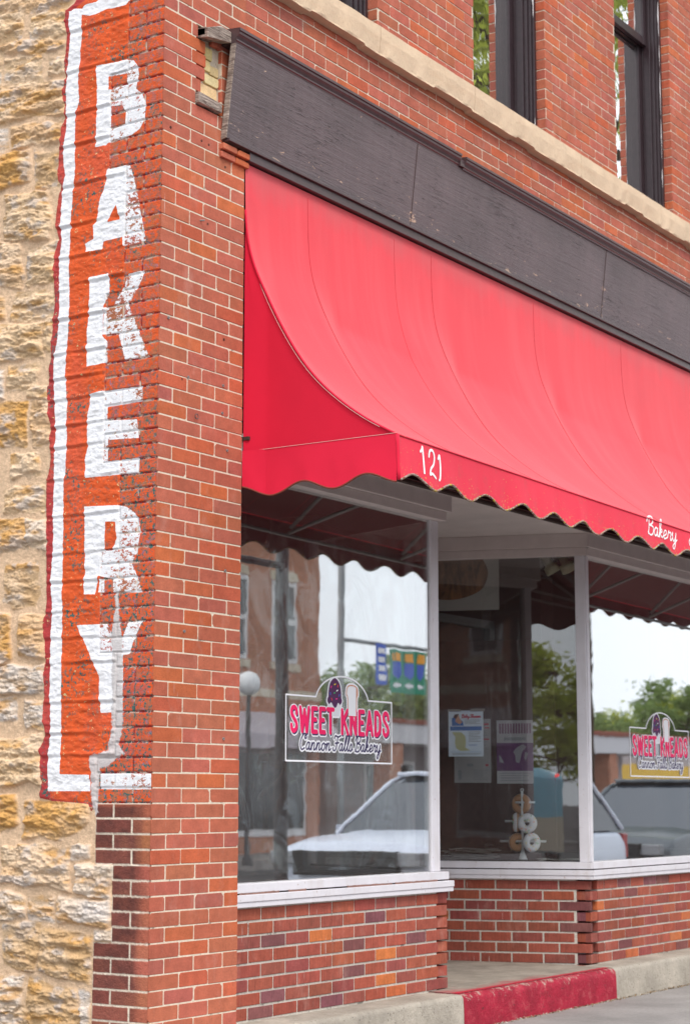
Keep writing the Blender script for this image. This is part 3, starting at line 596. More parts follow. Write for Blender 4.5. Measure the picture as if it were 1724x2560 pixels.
V_=np.concatenate(V_);F_=np.concatenate(F_);A1=np.concatenate(A1);A2=np.concatenate(A2);A3=np.concatenate(A3)
me=bpy.data.meshes.new('limestone_wall'); me.vertices.add(len(V_)); me.vertices.foreach_set('co',V_.astype('f').ravel())
me.loops.add(len(F_)*4); me.loops.foreach_set('vertex_index',F_.astype('i').ravel()); me.polygons.add(len(F_)); me.polygons.foreach_set('loop_start',np.arange(0,len(F_)*4,4,dtype='i'))
me.update(calc_edges=True); me.polygons.foreach_set('use_smooth',[True]*len(F_))
for nm,A in (('Base',A1),('Paint',A2),('Cov',A3)):
    at=me.color_attributes.new(nm,'FLOAT_COLOR','POINT'); q=np.ones((len(V_),4),'f'); q[:,:A.shape[1]]=A; at.data.foreach_set('color',q.ravel())
def sidemat():
    n=NT('limestone_and_sign_paint'); p=n.pos(); base=n.attr('Base'); pc=n.attr('Paint'); isb=n.attr('Cov','A')
    base=n.mix(1,base,n.gray(n.noise(70,5,.7),.80,1.15),'MULTIPLY'); base=n.mix(n.mr(n.noise(120,3,.6),.68,.76,0,.5),base,(.16,.09,.05))
    j=n.ma('MULTIPLY',n.ma('SUBTRACT',n.noise(85,4,.7),.5),.16)
    cr=n.mr(n.ma('ADD',n.attr('Cov','G'),j),.47,.52)
    # red paint: solid on the stone, thin and patchy on the brick
    wear=n.noise(26,6,.72); wb=n.mr(wear,.485,.545,0,1); ws=n.mr(n.noise(42,5,.7),.66,.70,0,1)
    cover=n.mix(isb,n.ma('SUBTRACT',1.,n.ma('MULTIPLY',ws,.85)),n.ma('SUBTRACT',1.,n.ma('MULTIPLY',wb,.9)))
    rp=n.mix(1,pc,n.gray(n.noise(10,4),.85,1.15),'MULTIPLY'); c=n.mix(n.ma('MULTIPLY',cr,cover),base,rp)
    sp_=n.new('ShaderNodeSeparateXYZ'); n.l.new(p,sp_.inputs[0]); zn=n.ma('MAXIMUM',n.mr(n.noise(4.5,3,.6,n.scale(p,(1,1,1.3),(2,5,9))),.46,.62,0,1),n.ma('MULTIPLY',isb,n.mr(sp_.outputs[2],3.3,2.7,.2,1.)))
    gr=n.ma('MULTIPLY',n.mr(n.noise(55,5,.7,n.scale(p,(1,1,1),(3,3,3))),.535,.565,0,1),n.ma('MULTIPLY',cr,n.ma('ADD',n.ma('MULTIPLY',zn,.95),.05))); c=n.mix(gr,c,(.04,.13,.12))
    ye=n.ma('MULTIPLY',n.mr(n.noise(34,5,.7,n.scale(p,(1,1,1.5),(7,1,3))),.635,.655,0,1),n.ma('MULTIPLY',cr,n.ma('SUBTRACT',1.,isb))); c=n.mix(ye,c,(.62,.50,.25))
    ma_=n.ma('MULTIPLY',n.mr(n.noise(38,5,.7,n.scale(p,(1,1,1),(1,8,3))),.585,.62,0,1),n.ma('MULTIPLY',cr,isb)); c=n.mix(n.ma('MULTIPLY',ma_,.8),c,(.27,.17,.24))
    jw=n.ma('MULTIPLY',n.ma('SUBTRACT',n.noise(60,4,.7),.5),.12)
    cw=n.mr(n.ma('ADD',n.attr('Cov','R'),jw),.485,.515)
    wl=n.noise(30,6,.75,n.scale(p,(1,1,1.6),(9,5,1))); wk=n.ma('ADD',wl,n.ma('MULTIPLY',n.ma('SUBTRACT',n.noise(4.5,2,.5,n.scale(p,(1,1,1),(3,8,2))),.47),.35)); lossb=n.mr(wk,.555,.58,0,1); losss=n.mr(n.noise(110,3,.6),.67,.70,0,.8)
    loss=n.mix(isb,losss,lossb); bare=n.mix(isb,(.70,.66,.62),base)
    wc=n.mix(n.mr(n.noise(18,4),.45,.75,0,.5),(.83,.82,.84),(.66,.64,.63)); wc=n.mix(loss,wc,bare); c=n.mix(cw,c,wc)
    cc=n.mr(n.ma('ADD',n.attr('Cov','B'),n.ma('MULTIPLY',j,4.5)),.42,.62); c=n.mix(n.ma('MULTIPLY',cc,n.mr(n.noise(40,4,.7),.70,.62,.55,.95)),c,(.58,.54,.53))
    n.bump(n.ma('ADD',n.noise(150,4,.7),n.ma('MULTIPLY',n.noise(45,4,.65),1.6)),.75,.006)
    return n.fin(c,.85,.25)
me.materials.append(sidemat()); sw=bpy.data.objects.new('limestone_wall',me); COL.objects.link(sw); sw.parent=bld
sw['label']='yellow limestone side wall with the word BAKERY painted white on red down its brick quoin'
c=MB(); c.box(.06,.3,.13,6.3,-.1,8.0); c.box(0,9.6,6.3,6.6,-.1,8.0); c.box(9.3,9.6,.36,6.3,-.1,8.0); c.build('rear_wall',M['mortar'],bld)
c=MB(); c.box(-.05,9.7,-.08,6.7,8.0,8.12); c.build('parapet_coping',M['stoneband'],bld,bevel=.01)
# ---------------------------------------------------------------- storefront
C2=.0655; LS=.2032; ZS=.715
PH=R(109.2); dR=(math.cos(PH),math.sin(PH)); nR=(-math.sin(PH),math.cos(PH))     # right bay return, faces the entry
dL=(-dR[0],dR[1]); nL=(math.sin(PH),math.cos(PH))
FL=((2.655,.05),dL,nL); FRt=((4.45,.05),dR,nR); FF=((0,.05),(1,0),(0,-1))
def col_sf():
    r=random.random()
    if r<.05: return jit((.54,.15,.055),.1)
    if r<.15: return jit((.225,.080,.082),.1)
    if r<.45: return jit((.31,.082,.062),.1)
    return jit((.37,.090,.058),.09)
JS=.0108
def lowwall(fr,u0,u1,tl,tr,name,k0=0,rows=9):
    mb=MB()
    for k in range(rows):
        z1=ZS-C2*k; z0=z1-C2
        a=u0+(tl if k%2==0 else 0); b=u1-(tr if (k%2==0) else 0); x=a; st=[LS,LS/2][(k+k0)%2] if not tl else LS/2
        first=True; e=[a]; x=a+(LS/2 if (k+k0)%2 and not tl else (LS/2 if tl else LS)); 
        while x<b-.04: e.append(x); x+=LS
        e.append(b)
        for p,q in zip(e[:-1],e[1:]): brick(mb,fr,p+(JS/2 if p>a else 0),q-(JS/2 if q<b else 0),z0+JS/2,z1-JS/2,0,.09,col_sf(),.0012,.0008)
    o=mb.build(name,M['brick2'],bld)
    c=MB(); c.fbox(fr,u0+(.11 if tl or 1 else 0),u1-.11,-.09,-.005,ZS-rows*C2,ZS+.01); c.build('mortar',M['mortar2'],o); return o
lowwall(FF,.60,2.655,0,.10,'low_brick_wall',1); lowwall(FF,4.45,8.9,.10,0,'low_brick_wall')
lowwall(FL,0,1.25,-.0,0,'low_brick_wall'); 
def ret_rows(fr,name):
    mb=MB()
    for k in range(9):
        z1=ZS-C2*k; z0=z1-C2; a=0 if k%2==0 else 0.0
        e=[a]; x=a+(LS if k%2==0 else LS/2)
        while x<1.2: e.append(x); x+=LS
        e.append(1.25)
        for p,q in zip(e[:-1],e[1:]): brick(mb,fr,p+(JS/2 if p>0 else 0),q-JS/2,z0+JS/2,z1-JS/2,0 if (k%2==0 or p>0) else -.012,.09,tuple(x_*.85 for x_ in col_sf()),.0012,.0008)
    o=mb.build(name,M['brick2'],bld); c=MB(); c.fbox(fr,.09,1.25,-.09,-.005,ZS-9*C2,ZS+.01); c.build('mortar',M['mortar2'],o)
ret_rows(FRt,'low_brick_wall')
# sills, heads, posts for every face
ZG0,ZG1=.827,2.800
def face(fr,a,b,postL,postR,ext=(0,0),lab=None,gl=True,px=(),pn=0.):
    w_=MB(); e0,e1=ext
    w_.fbox(fr,a-e0,b+e1,-.04,.030,.719,.744); w_.fbox(fr,a-e0,b+e1,-.04,.036,.7445,.778)      # two lapped boards
    w_.fbox(fr,a-e0*.5,b+e1*.4,-.06,.018,.785,ZG0)                                          # sill nosing
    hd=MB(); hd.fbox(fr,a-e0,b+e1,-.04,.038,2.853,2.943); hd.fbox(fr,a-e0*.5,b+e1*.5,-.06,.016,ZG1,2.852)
    if postL: w_.fbox(fr,a,a+postL,-.075,.0,ZG0+.0006,ZG1-.0006)
    if postR: w_.fbox(fr,b-postR,b,-.075,pn,ZG0+.0006,ZG1-.0006)
    for p in px: w_.fbox(fr,p,p+.06,-.075,.0,ZG0+.0006,ZG1-.0006)
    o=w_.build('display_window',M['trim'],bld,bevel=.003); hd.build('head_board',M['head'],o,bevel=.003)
    if lab: o['label']=lab
    g=MB(); g.fbox(fr,a+postL,b-postR,-.046,-.040,ZG0-.01,ZG1+.01); g.build('pane',M['glass'],o)
    d_=MB(); d_.fbox(fr,a+postL,b-postR,-.055,-.047,ZG0+.0005,ZG0+.012); d_.fbox(fr,a,b,-.039,-.002,.7785,.7845); d_.build('gasket',M['trimdark'],o); return o
face(FF,.652,2.632,.02,.088,(0,.046),pn=-.028,lab='long display window left of the entry with peeling sill')
face(((2.634,.080),dL,nL),.0,1.2,.05,.05,(-.0,0)); face(FRt,.0,1.2,.065,.05,(.03,0),'angled display window on the right side of the entry')
face(FF,4.475,8.9,.035,.06,(.035,0),'long display window right of the entry',px=(6.75,))
for (a,b) in [(.70,1.02),(1.10,1.25),(1.62,2.05),(2.08,2.52)]:
    n=14; pe=MB(); pe.prism([(a+(b-a)*i/n,.7785+.0) for i in range(n+1)]+[(b-(b-a)*i/n,.7845+.005*float(vn(b*9+i*.9,2.))) for i in range(n+1)],lambda p,s:(p[0],.0315-s*.003,p[1])); pe.build('peeling_paint',M.setdefault('bare',paint('bare_wood_strip',(.30,.17,.14),.8,.2,.3)),bld)
# entry: soffit, floor, door
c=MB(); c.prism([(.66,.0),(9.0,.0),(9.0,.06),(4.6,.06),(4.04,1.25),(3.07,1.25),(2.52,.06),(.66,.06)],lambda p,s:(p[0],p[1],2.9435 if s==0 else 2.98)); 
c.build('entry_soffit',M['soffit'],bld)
c=MB(); c.box(3.06,4.05,1.22,1.26,.2,2.95); dr_=c.build('entry_door',M['int_frame'],bld,bevel=.004)
c=MB(); c.box(3.16,3.95,1.205,1.214,.45,2.1); c.build('pane',M['glass'],dr_)
c=MB(); c.tube([(3.22,1.17,1.0),(3.22,1.15,1.05),(3.22,1.15,1.3),(3.22,1.17,1.35)],.01); c.build('handle',M['tubemetal'],dr_)
# display decks and dark rooms behind the glass
def bay(x0,x1,fr,poly):
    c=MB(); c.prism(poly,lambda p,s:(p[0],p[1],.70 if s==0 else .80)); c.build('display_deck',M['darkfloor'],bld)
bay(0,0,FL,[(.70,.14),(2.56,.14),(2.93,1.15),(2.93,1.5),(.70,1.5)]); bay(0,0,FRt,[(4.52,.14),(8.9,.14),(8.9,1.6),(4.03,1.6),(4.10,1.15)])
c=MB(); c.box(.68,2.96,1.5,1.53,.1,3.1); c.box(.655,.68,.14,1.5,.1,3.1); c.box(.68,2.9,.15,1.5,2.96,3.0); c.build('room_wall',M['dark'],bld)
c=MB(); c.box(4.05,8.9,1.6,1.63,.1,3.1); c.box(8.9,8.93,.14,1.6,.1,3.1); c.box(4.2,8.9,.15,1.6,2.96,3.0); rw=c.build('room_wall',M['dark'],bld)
c=MB()                                                       # inner opening frame seen through the angled pane
for a,b in ((5.02,5.07),(5.86,5.93)): c.box(a,b,1.54,1.59,.8,2.55)
c.box(5.02,5.93,1.54,1.59,2.50,2.56); c.build('inner_door_frame',M['int_frame'],bld,bevel=.003)
c=MB(); c.fbox(FRt,.10,1.15,-.36,-.33,.801,.83); c.build('deck_ledge',M['int_frame'],bld)
# foundation with red painted step
def slab(mb,x0,x1,y0,z1,seed,ry=.028):
    n=max(4,int((x1-x0)/.03)); prof=[(.06,0)]+[(y0+ry-ry*math.sin(t),-ry+ry*math.cos(t)) for t in np.linspace(0,math.pi/2,6)]+[(y0-.002,-.08),(y0-.004,-.26)]
    rows=[]
    for q in range(n+1):
        x=x0+(x1-x0)*q/n
        rows.append([(x,a+.004*(float(fbm(x*12+seed,b*30+3,3))-.5)*(i>0),z1+b+(.004*(float(fbm(x*9+seed,a*20,3))-.5) if i>0 else 0)) for i,(a,b) in enumerate(prof)])
    k=len(prof); vs=[v for r_ in rows for v in r_]; mb.add(vs,[(q*k+i,(q+1)*k+i,(q+1)*k+i+1,q*k+i+1) for q in range(n) for i in range(k-1)])
    mb.add([rows[0][i] for i in range(k)]+[(x0,.06,z1-.3)],[tuple(range(k+1))]); mb.add([rows[-1][i] for i in range(k)]+[(x1,.06,z1-.3)],[tuple(range(k+1))[::-1]])
c=MB(); slab(c,.652,2.455,-.165,.186,0); slab(c,4.345,9.0,-.16,.190,40); c.build('concrete_base',M['conc'],bld,smooth=True)
c=MB(); slab(c,2.457,4.343,-.168,.187,80,.04); c.build('red_step',M['red'],bld,smooth=True,label='red painted concrete step of the recessed entry')
def redtint():
    n=NT('entry_floor_concrete'); p=n.pos(); s=n.new('ShaderNodeSeparateXYZ'); n.l.new(p,s.inputs[0])
    c=n.mix(1,(.37,.315,.26),n.gray(n.noise(5,6,.65),.62,1.22),'MULTIPLY'); c=n.mix(1,c,n.gray(n.noise(1,4,.7,n.scale(p,(8,40,8))),.8,1.1),'MULTIPLY')
    t=n.mr(n.ma('ADD',s.outputs[1],n.ma('MULTIPLY',n.noise(1,5,.7,n.scale(p,(3,9,3))),.55)),.17,.30,.75,0.); xl=n.mr(s.outputs[0],3.3,3.7,1.,.15); c=n.mix(n.ma('MULTIPLY',t,xl),c,(.45,.08,.09)); c=n.mix(n.mr(n.ma('ADD',s.outputs[1],n.ma('MULTIPLY',n.noise(30,4,.7),.06)),-.065,-.045,.9,0.),c,(.50,.02,.045))
    n.bump(n.noise(90,4,.7),.5,.004); return n.fin(c,.9,.2)
c=MB(); c.grid(40,24,lambda u,v:(2.458+1.884*u,-.125+1.4*v,.189+.012*v+.0015*float(fbm(u*30,v*20,2)))); c.build('entry_floor',redtint(),bld,smooth=True)
# ---------------------------------------------------------------- AWNING
AX0,AX1,AY=.68,9.1,-.864
PR=[(.0,4.345),(-.001,4.15),(-.008,3.99),(-.032,3.853),(-.099,3.700),(-.206,3.494),(-.363,3.256),(-.515,3.109),(-.664,2.997),(-.809,2.910),(-.864,2.887)]
_a=np.array(spline(PR,6)); _l=np.concatenate([[0],np.cumsum(np.hypot(*np.diff(_a,axis=0).T))]); _t=np.linspace(0,_l[-1],61)
_b=np.stack([np.interp(_t,_l,_a[:,0]),np.interp(_t,_l,_a[:,1])],1)
for _ in range(26): _b[1:-1]=(_b[:-2]+2*_b[1:-1]+_b[2:])/4
PS=[tuple(map(float,q)) for q in _b]
aw=thing('awning','faded red scalloped canvas awning over the shop windows with white lettering','awning',(AX0,0,2.7))
ribs=[AX0,1.195,2.44,3.69,4.97,6.25,7.53,AX1]
def billow(x):
    for a,b in zip(ribs[:-1],ribs[1:]):
        if a<=x<=b: t=(x-a)/(b-a); g=lambda q:(q/.16)**.8 if q<.16 else ((1-q)/.84)**.85; return sum(g(min(1,max(0,t+o))) for o in (-.03,-.015,0,.015,.03))/5*min(1,(b-a)/1.2)
    return 0
zfold=lambda x:2.887-.016*(x-AX0)
c=MB(); nu=440; nv=len(PS); vs=[]
for (yy,zz) in PS:
    t=min(1,max(0,(4.3-zz)/1.4)); s_=math.sin(math.pi*t)*min(1,max(0,-yy-.004)/.16)
    for i in range(nu):
        x=AX0+(AX1-AX0)*i/(nu-1); b=billow(x); wr=.004*float(fbm(x*5+zz*2,zz*3,2))
        k=(4.345-zz)/(4.345-2.887)
        xo=x-.028*max(0,1-abs(yy)/.12)*max(0,1-(x-AX0)/.3)
        vs.append((xo,yy+b*.19*s_*.6+wr*s_,zz+b*.19*s_*.5-.016*(x-AX0)*k**2))
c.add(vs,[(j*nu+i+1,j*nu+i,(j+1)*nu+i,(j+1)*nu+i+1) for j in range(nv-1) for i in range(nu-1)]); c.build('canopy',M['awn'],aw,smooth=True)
sm=MB()
for x in [1.195,2.04,2.44,3.69,4.97,6.25]:
    main=x in ribs; pts=[]
    for (yy,zz) in PS[1:]:
        t=min(1,max(0,(4.3-zz)/1.4)); s_=math.sin(math.pi*t)*min(1,max(0,-yy-.004)/.16); b=billow(x); wr=.004*float(fbm(x*5+zz*2,zz*3,2)); k=(4.345-zz)/(4.345-2.887); pts.append((x,yy+b*.114*s_+wr*s_-.0008,zz+b*.095*s_-.016*(x-AX0)*k**2))
    sm=MB(); sm.tube(pts,.0015 if main else .0010,5); sm.build('seam',M.setdefault('seam',paint('seam_thread',(.55,.05,.065),.8,.2,0,0)),aw,smooth=True)
# end panel
c=MB(); nz=60; vs=[];fs=[]
zs_=np.linspace(4.345,2.893,nz); py=np.interp(-zs_,[-p[1] for p in PS],[p[0] for p in PS])
for z,yy in zip(zs_,py):
    for i in range(24):
        u=i/23; vs.append((AX0+.004-.028*max(0,1+yy*u/.12)+.004*float(fbm(u*3,z*2.5,2))*min(1,4*u*(1-u)),yy*u,z))
c.add(vs,[(j*24+i,j*24+i+1,(j+1)*24+i+1,(j+1)*24+i)[::-1] for j in range(nz-1) for i in range(23)]); c.build('end_panel',M['awnside'],aw,smooth=True)
def val_bot(u,ph,per=.352): return 2.694-.026*math.cos(2*math.pi*(u-ph)/per)
def fold(u): return .0015*math.sin(u*31+1.3)+.030*(float(fbm(u*4.5,2.,3,5,.6))-.5)
# front valance
def vfr(x,v):
    zt=zfold(x); zb=val_bot(x,.976)-.006; z=zt+(zb-zt)*v; return (x,AY-.002+fold(x)*v*1.1-.012*v,z)
c=MB(); c.grid(900,12,lambda u,v:vfr(AX0+(AX1-AX0)*u,v),flip=True); c.build('valance',M['awnval'],aw,smooth=True,label='front valance with white lettering and lichen spotted scalloped hem')
def vsd(u,v):  # u 0..1 from wall to front
    y_=AY*u; zt=2.893; zb=val_bot(y_,-.162,.36)-.004; z=zt+(zb-zt)*v; return (AX0-.004-.026*max(0,1+y_/.12)-(.030*(float(fbm(y_*5,3.3+v*.6,3,9))-.5))*v-.012*math.sin(math.pi*u)*v,y_,z)
c=MB(); c.grid(120,12,vsd,flip=True); c.build('side_valance',M['awnvs'],aw,smooth=True)
c=MB(); c.tube([(p[0],p[1]-.002,p[2]) for p in (vfr(AX0+(AX1-AX0)*i/800,1) for i in range(801))],.0055,6); c.build('scalloped_hem',M['bind'],aw,smooth=True)
c=MB(); c.tube([vsd(i/100,1) for i in range(101)],.0045,6); c.build('side_hem',M['bindclean'],aw,smooth=True)
c=MB(); c.tube([(AX0-.001-.028*max(0,1+yy/.12),yy,zz) for yy,zz in PS[8:]],.0055,6); c.tube([(AX0-.001,vfr(AX0,i/5)[1]*.5+vsd(1,i/5)[1]*.5,vfr(AX0,i/5)[2]) for i in range(6)],.009,8); c.build('piping',M['awnvs'],aw,smooth=True)
c=MB(); c.tube([(AX0-.0045,yy+.014,zz+.002) for yy,zz in PS[20:-3]],.0012,4); c.tube([(AX0-.006,AY*i/20,2.893) for i in range(21)],.0012,4)
c.tube([(AX0-.006-.002,y_,z_) for y_,z_ in [(-.01,2.82),(-.085,2.825),(-.085,2.76),(-.01,2.755)]],.0009,4); c.build('stitching',M['stitch'],aw)
c=MB(); c.tube([(x,AY-.0045,zfold(x)-.002) for x in np.linspace(AX0,AX1,60)],.004,5); c.build('fold_piping',M['awnval'],aw,smooth=True)
c=MB()
for x in [AX0+.03]+ribs[1:-1]+[AX1-.03]:
    c=MB(); c.tube([(x,-.01,3.42),(x,AY+.07,2.84-.017*(x-AX0))],.012,8); c.build('frame_bar',M['tubemetal'],aw,smooth=True)
    c=MB(); c.tube([(x,-.0,2.985),(x,AY+.06,2.81-.017*(x-AX0))],.011,8); c.build('frame_bar',M['tubemetal'],aw,smooth=True)
for yy,zz in ((AY+.045,2.80),(-.30,3.06)): c=MB(); c.tube([(AX0+.03,yy,zz),(AX1-.03,yy,zz-.15)],.011,8); c.build('frame_rail',M['tubemetal'],aw,smooth=True)
# ---------------------------------------------------------------- stroke lettering
SG={'C':(.50,[[(.52,.72),(.46,.93),(.26,.94),(.08,.62),(.06,.25),(.20,.0),(.42,.10)],[(.46,.93),(.36,.80),(.42,.68),(.52,.72)]]),
'a':(.40,[[(.30,.40),(.16,.45),(.04,.22),(.10,.02),(.22,.08),(.31,.42)],[(.31,.42),(.28,.10),(.34,.0),(.43,.10)]]),
'n':(.42,[[(.02,.10),(.08,.44),(.06,0)],[(.07,.2),(.20,.44),(.29,.36),(.26,.06),(.33,0),(.44,.12)]]),
'o':(.38,[[(.2,.44),(.06,.32),(.07,.05),(.22,.0),(.32,.22),(.24,.42),(.18,.43)],[(.28,.38),(.42,.36)]]),
'F':(.52,[[(.06,.76),(.16,.93),(.40,.86),(.62,.95)],[(.38,.87),(.34,.45),(.24,.05),(.06,.02),(.02,.16)],[(.18,.46),(.50,.50)]]),
'l':(.24,[[(.0,.10),(.16,.5),(.24,.88),(.17,.95),(.10,.6),(.10,.1),(.18,.0),(.27,.12)]]),
's':(.30,[[(.0,.10),(.14,.46),(.24,.22),(.14,0),(.0,.07)],[(.16,.0),(.3,.12)]]),
'B':(.56,[[(.22,.92),(.18,.45),(.08,0)],[(.02,.66),(.16,.94),(.44,.94),(.48,.66),(.22,.50)],[(.22,.50),(.52,.42),(.48,.08),(.24,-.03),(.06,.10)]]),
'k':(.40,[[(.0,.10),(.16,.55),(.22,.92),(.13,.92),(.08,.5),(.05,0)],[(.07,.2),(.22,.45),(.28,.32),(.10,.22),(.26,.02),(.40,.12)]]),
'e':(.33,[[(.02,.12),(.22,.26),(.22,.43),(.10,.42),(.03,.18),(.12,.0),(.34,.12)]]),
'r':(.34,[[(.0,.10),(.09,.47),(.12,.38),(.26,.40),(.22,.08),(.28,0),(.36,.12)]]),
'y':(.42,[[(.0,.3),(.06,.44),(.06,.12),(.16,.0),(.27,.15),(.33,.44)],[(.33,.44),(.29,-.15),(.18,-.42),(.08,-.30),(.22,-.10),(.42,.10)]]),
' ':(.10,[]),
'h':(.42,[[(.0,.10),(.16,.55),(.22,.92),(.13,.92),(.08,.5),(.05,0)],[(.07,.2),(.20,.44),(.29,.36),(.26,.06),(.33,0),(.42,.12)]]),
'b':(.38,[[(.0,.10),(.16,.55),(.2,.92),(.12,.92),(.07,.3),(.15,0),(.3,.15),(.22,.38),(.38,.36)]]),
'w':(.5,[[(.0,.3),(.05,.44),(.06,.1),(.15,0),(.24,.4),(.26,.05),(.36,0),(.42,.42),(.5,.4)]]),
'S':(.5,[[(.44,.80),(.34,.95),(.16,.80),(.24,.5),(.36,.25),(.24,0),(.04,.10)]])}
BG={'S':(.46,[spline([(.37,.74),(.34,.92),(.21,1),(.08,.92),(.07,.72),(.20,.53),(.34,.36),(.36,.14),(.22,0),(.09,.06),(.05,.24)],5)]),
'W':(.62,[[(.03,1),(.15,0),(.29,.9),(.43,0),(.56,1)]]),'E':(.40,[[(.34,1),(.06,1),(.06,0),(.34,0)],[(.06,.52),(.28,.52)]]),'T':(.42,[[(.02,1),(.40,1)],[(.21,1),(.21,0)]]),
'K':(.46,[[(.06,1),(.06,0)],[(.40,1),(.08,.45)],[(.17,.6),(.42,0)]]),'N':(.46,[[(.06,0),(.06,1),(.38,0),(.38,1)]]),'A':(.46,[[(.03,0),(.22,1),(.41,0)],[(.11,.28),(.33,.28)]]),
'D':(.46,[[(.06,0),(.06,1),(.2,1),(.35,.86),(.38,.6),(.38,.4),(.35,.14),(.2,0),(.06,0)]]),' ':(.22,[])}
def layout(txt,G,x0,x1,zb,h,slant=0,curve=True,gap=0):
    tot=sum(G[c][0]+gap for c in txt)-gap; sx=(x1-x0)/tot; out=[]; x=0
    for ch in txt:
        wd,st=G[ch]
        for s_ in st:
            p=spline(s_,5) if curve else s_
            out.append([(x0+(x+a)*sx+slant*b*h,zb+b*h) for a,b in p])
        x+=wd+gap
    return out
def strokes_d(st,X,Z,pad=.03):
    d=np.full(X.shape,1e9)
    for s_ in st:
        a=np.array(s_); x0,z0=a.min(0)-pad; x1,z1_=a.max(0)+pad
        i0,i1=np.searchsorted(X[0],[x0,x1]); j0,j1=np.searchsorted(Z[:,0],[z0,z1_])
        if i1<=i0 or j1<=j0: continue
        d[j0:j1,i0:i1]=np.minimum(d[j0:j1,i0:i1],sdstroke(X[j0:j1,i0:i1],Z[j0:j1,i0:i1],s_))
    return d
# awning lettering follows the valance cloth
def on_val(x,z,off):
    zt=zfold(x); zb=val_bot(x,.976)-.006; v=(zt-z)/(zt-zb); p=vfr(x,v); return (x,p[1]-off,z)
tx=[spline([(.872,2.835),(.884,2.846),(.892,2.858),(.893,2.80),(.892,2.735)],4),spline([(.945,2.822),(.958,2.852),(.985,2.856),(.998,2.83),(.985,2.79),(.955,2.765),(.942,2.735),(.965,2.742),(1.000,2.726)],4),spline([(1.035,2.825),(1.048,2.842),(1.052,2.79),(1.046,2.735),(1.038,2.722)],4)]
xs=np.arange(.84,1.1,.002); zs=np.arange(2.69,2.89,.002); X,Z=np.meshgrid(xs,zs); c=MB(); sdf_fill(c,.0062-strokes_d(tx,X,Z),xs,zs,lambda x,z:on_val(x,z,.002)); c.build('house_number',M['sign_white'],aw)
tx=layout('Bakery',SG,3.39,3.83,2.748,.112,.10)+layout('a',SG,3.985,4.13,2.742,.125,.10)
xs=np.arange(3.36,4.2,.0022); zs=np.arange(2.68,2.88,.0022); X,Z=np.meshgrid(xs,zs); c=MB(); sdf_fill(c,.0050-strokes_d(tx,X,Z),xs,zs,lambda x,z:on_val(x,z,.002)); c.build('lettering',M['sign_white'],aw)
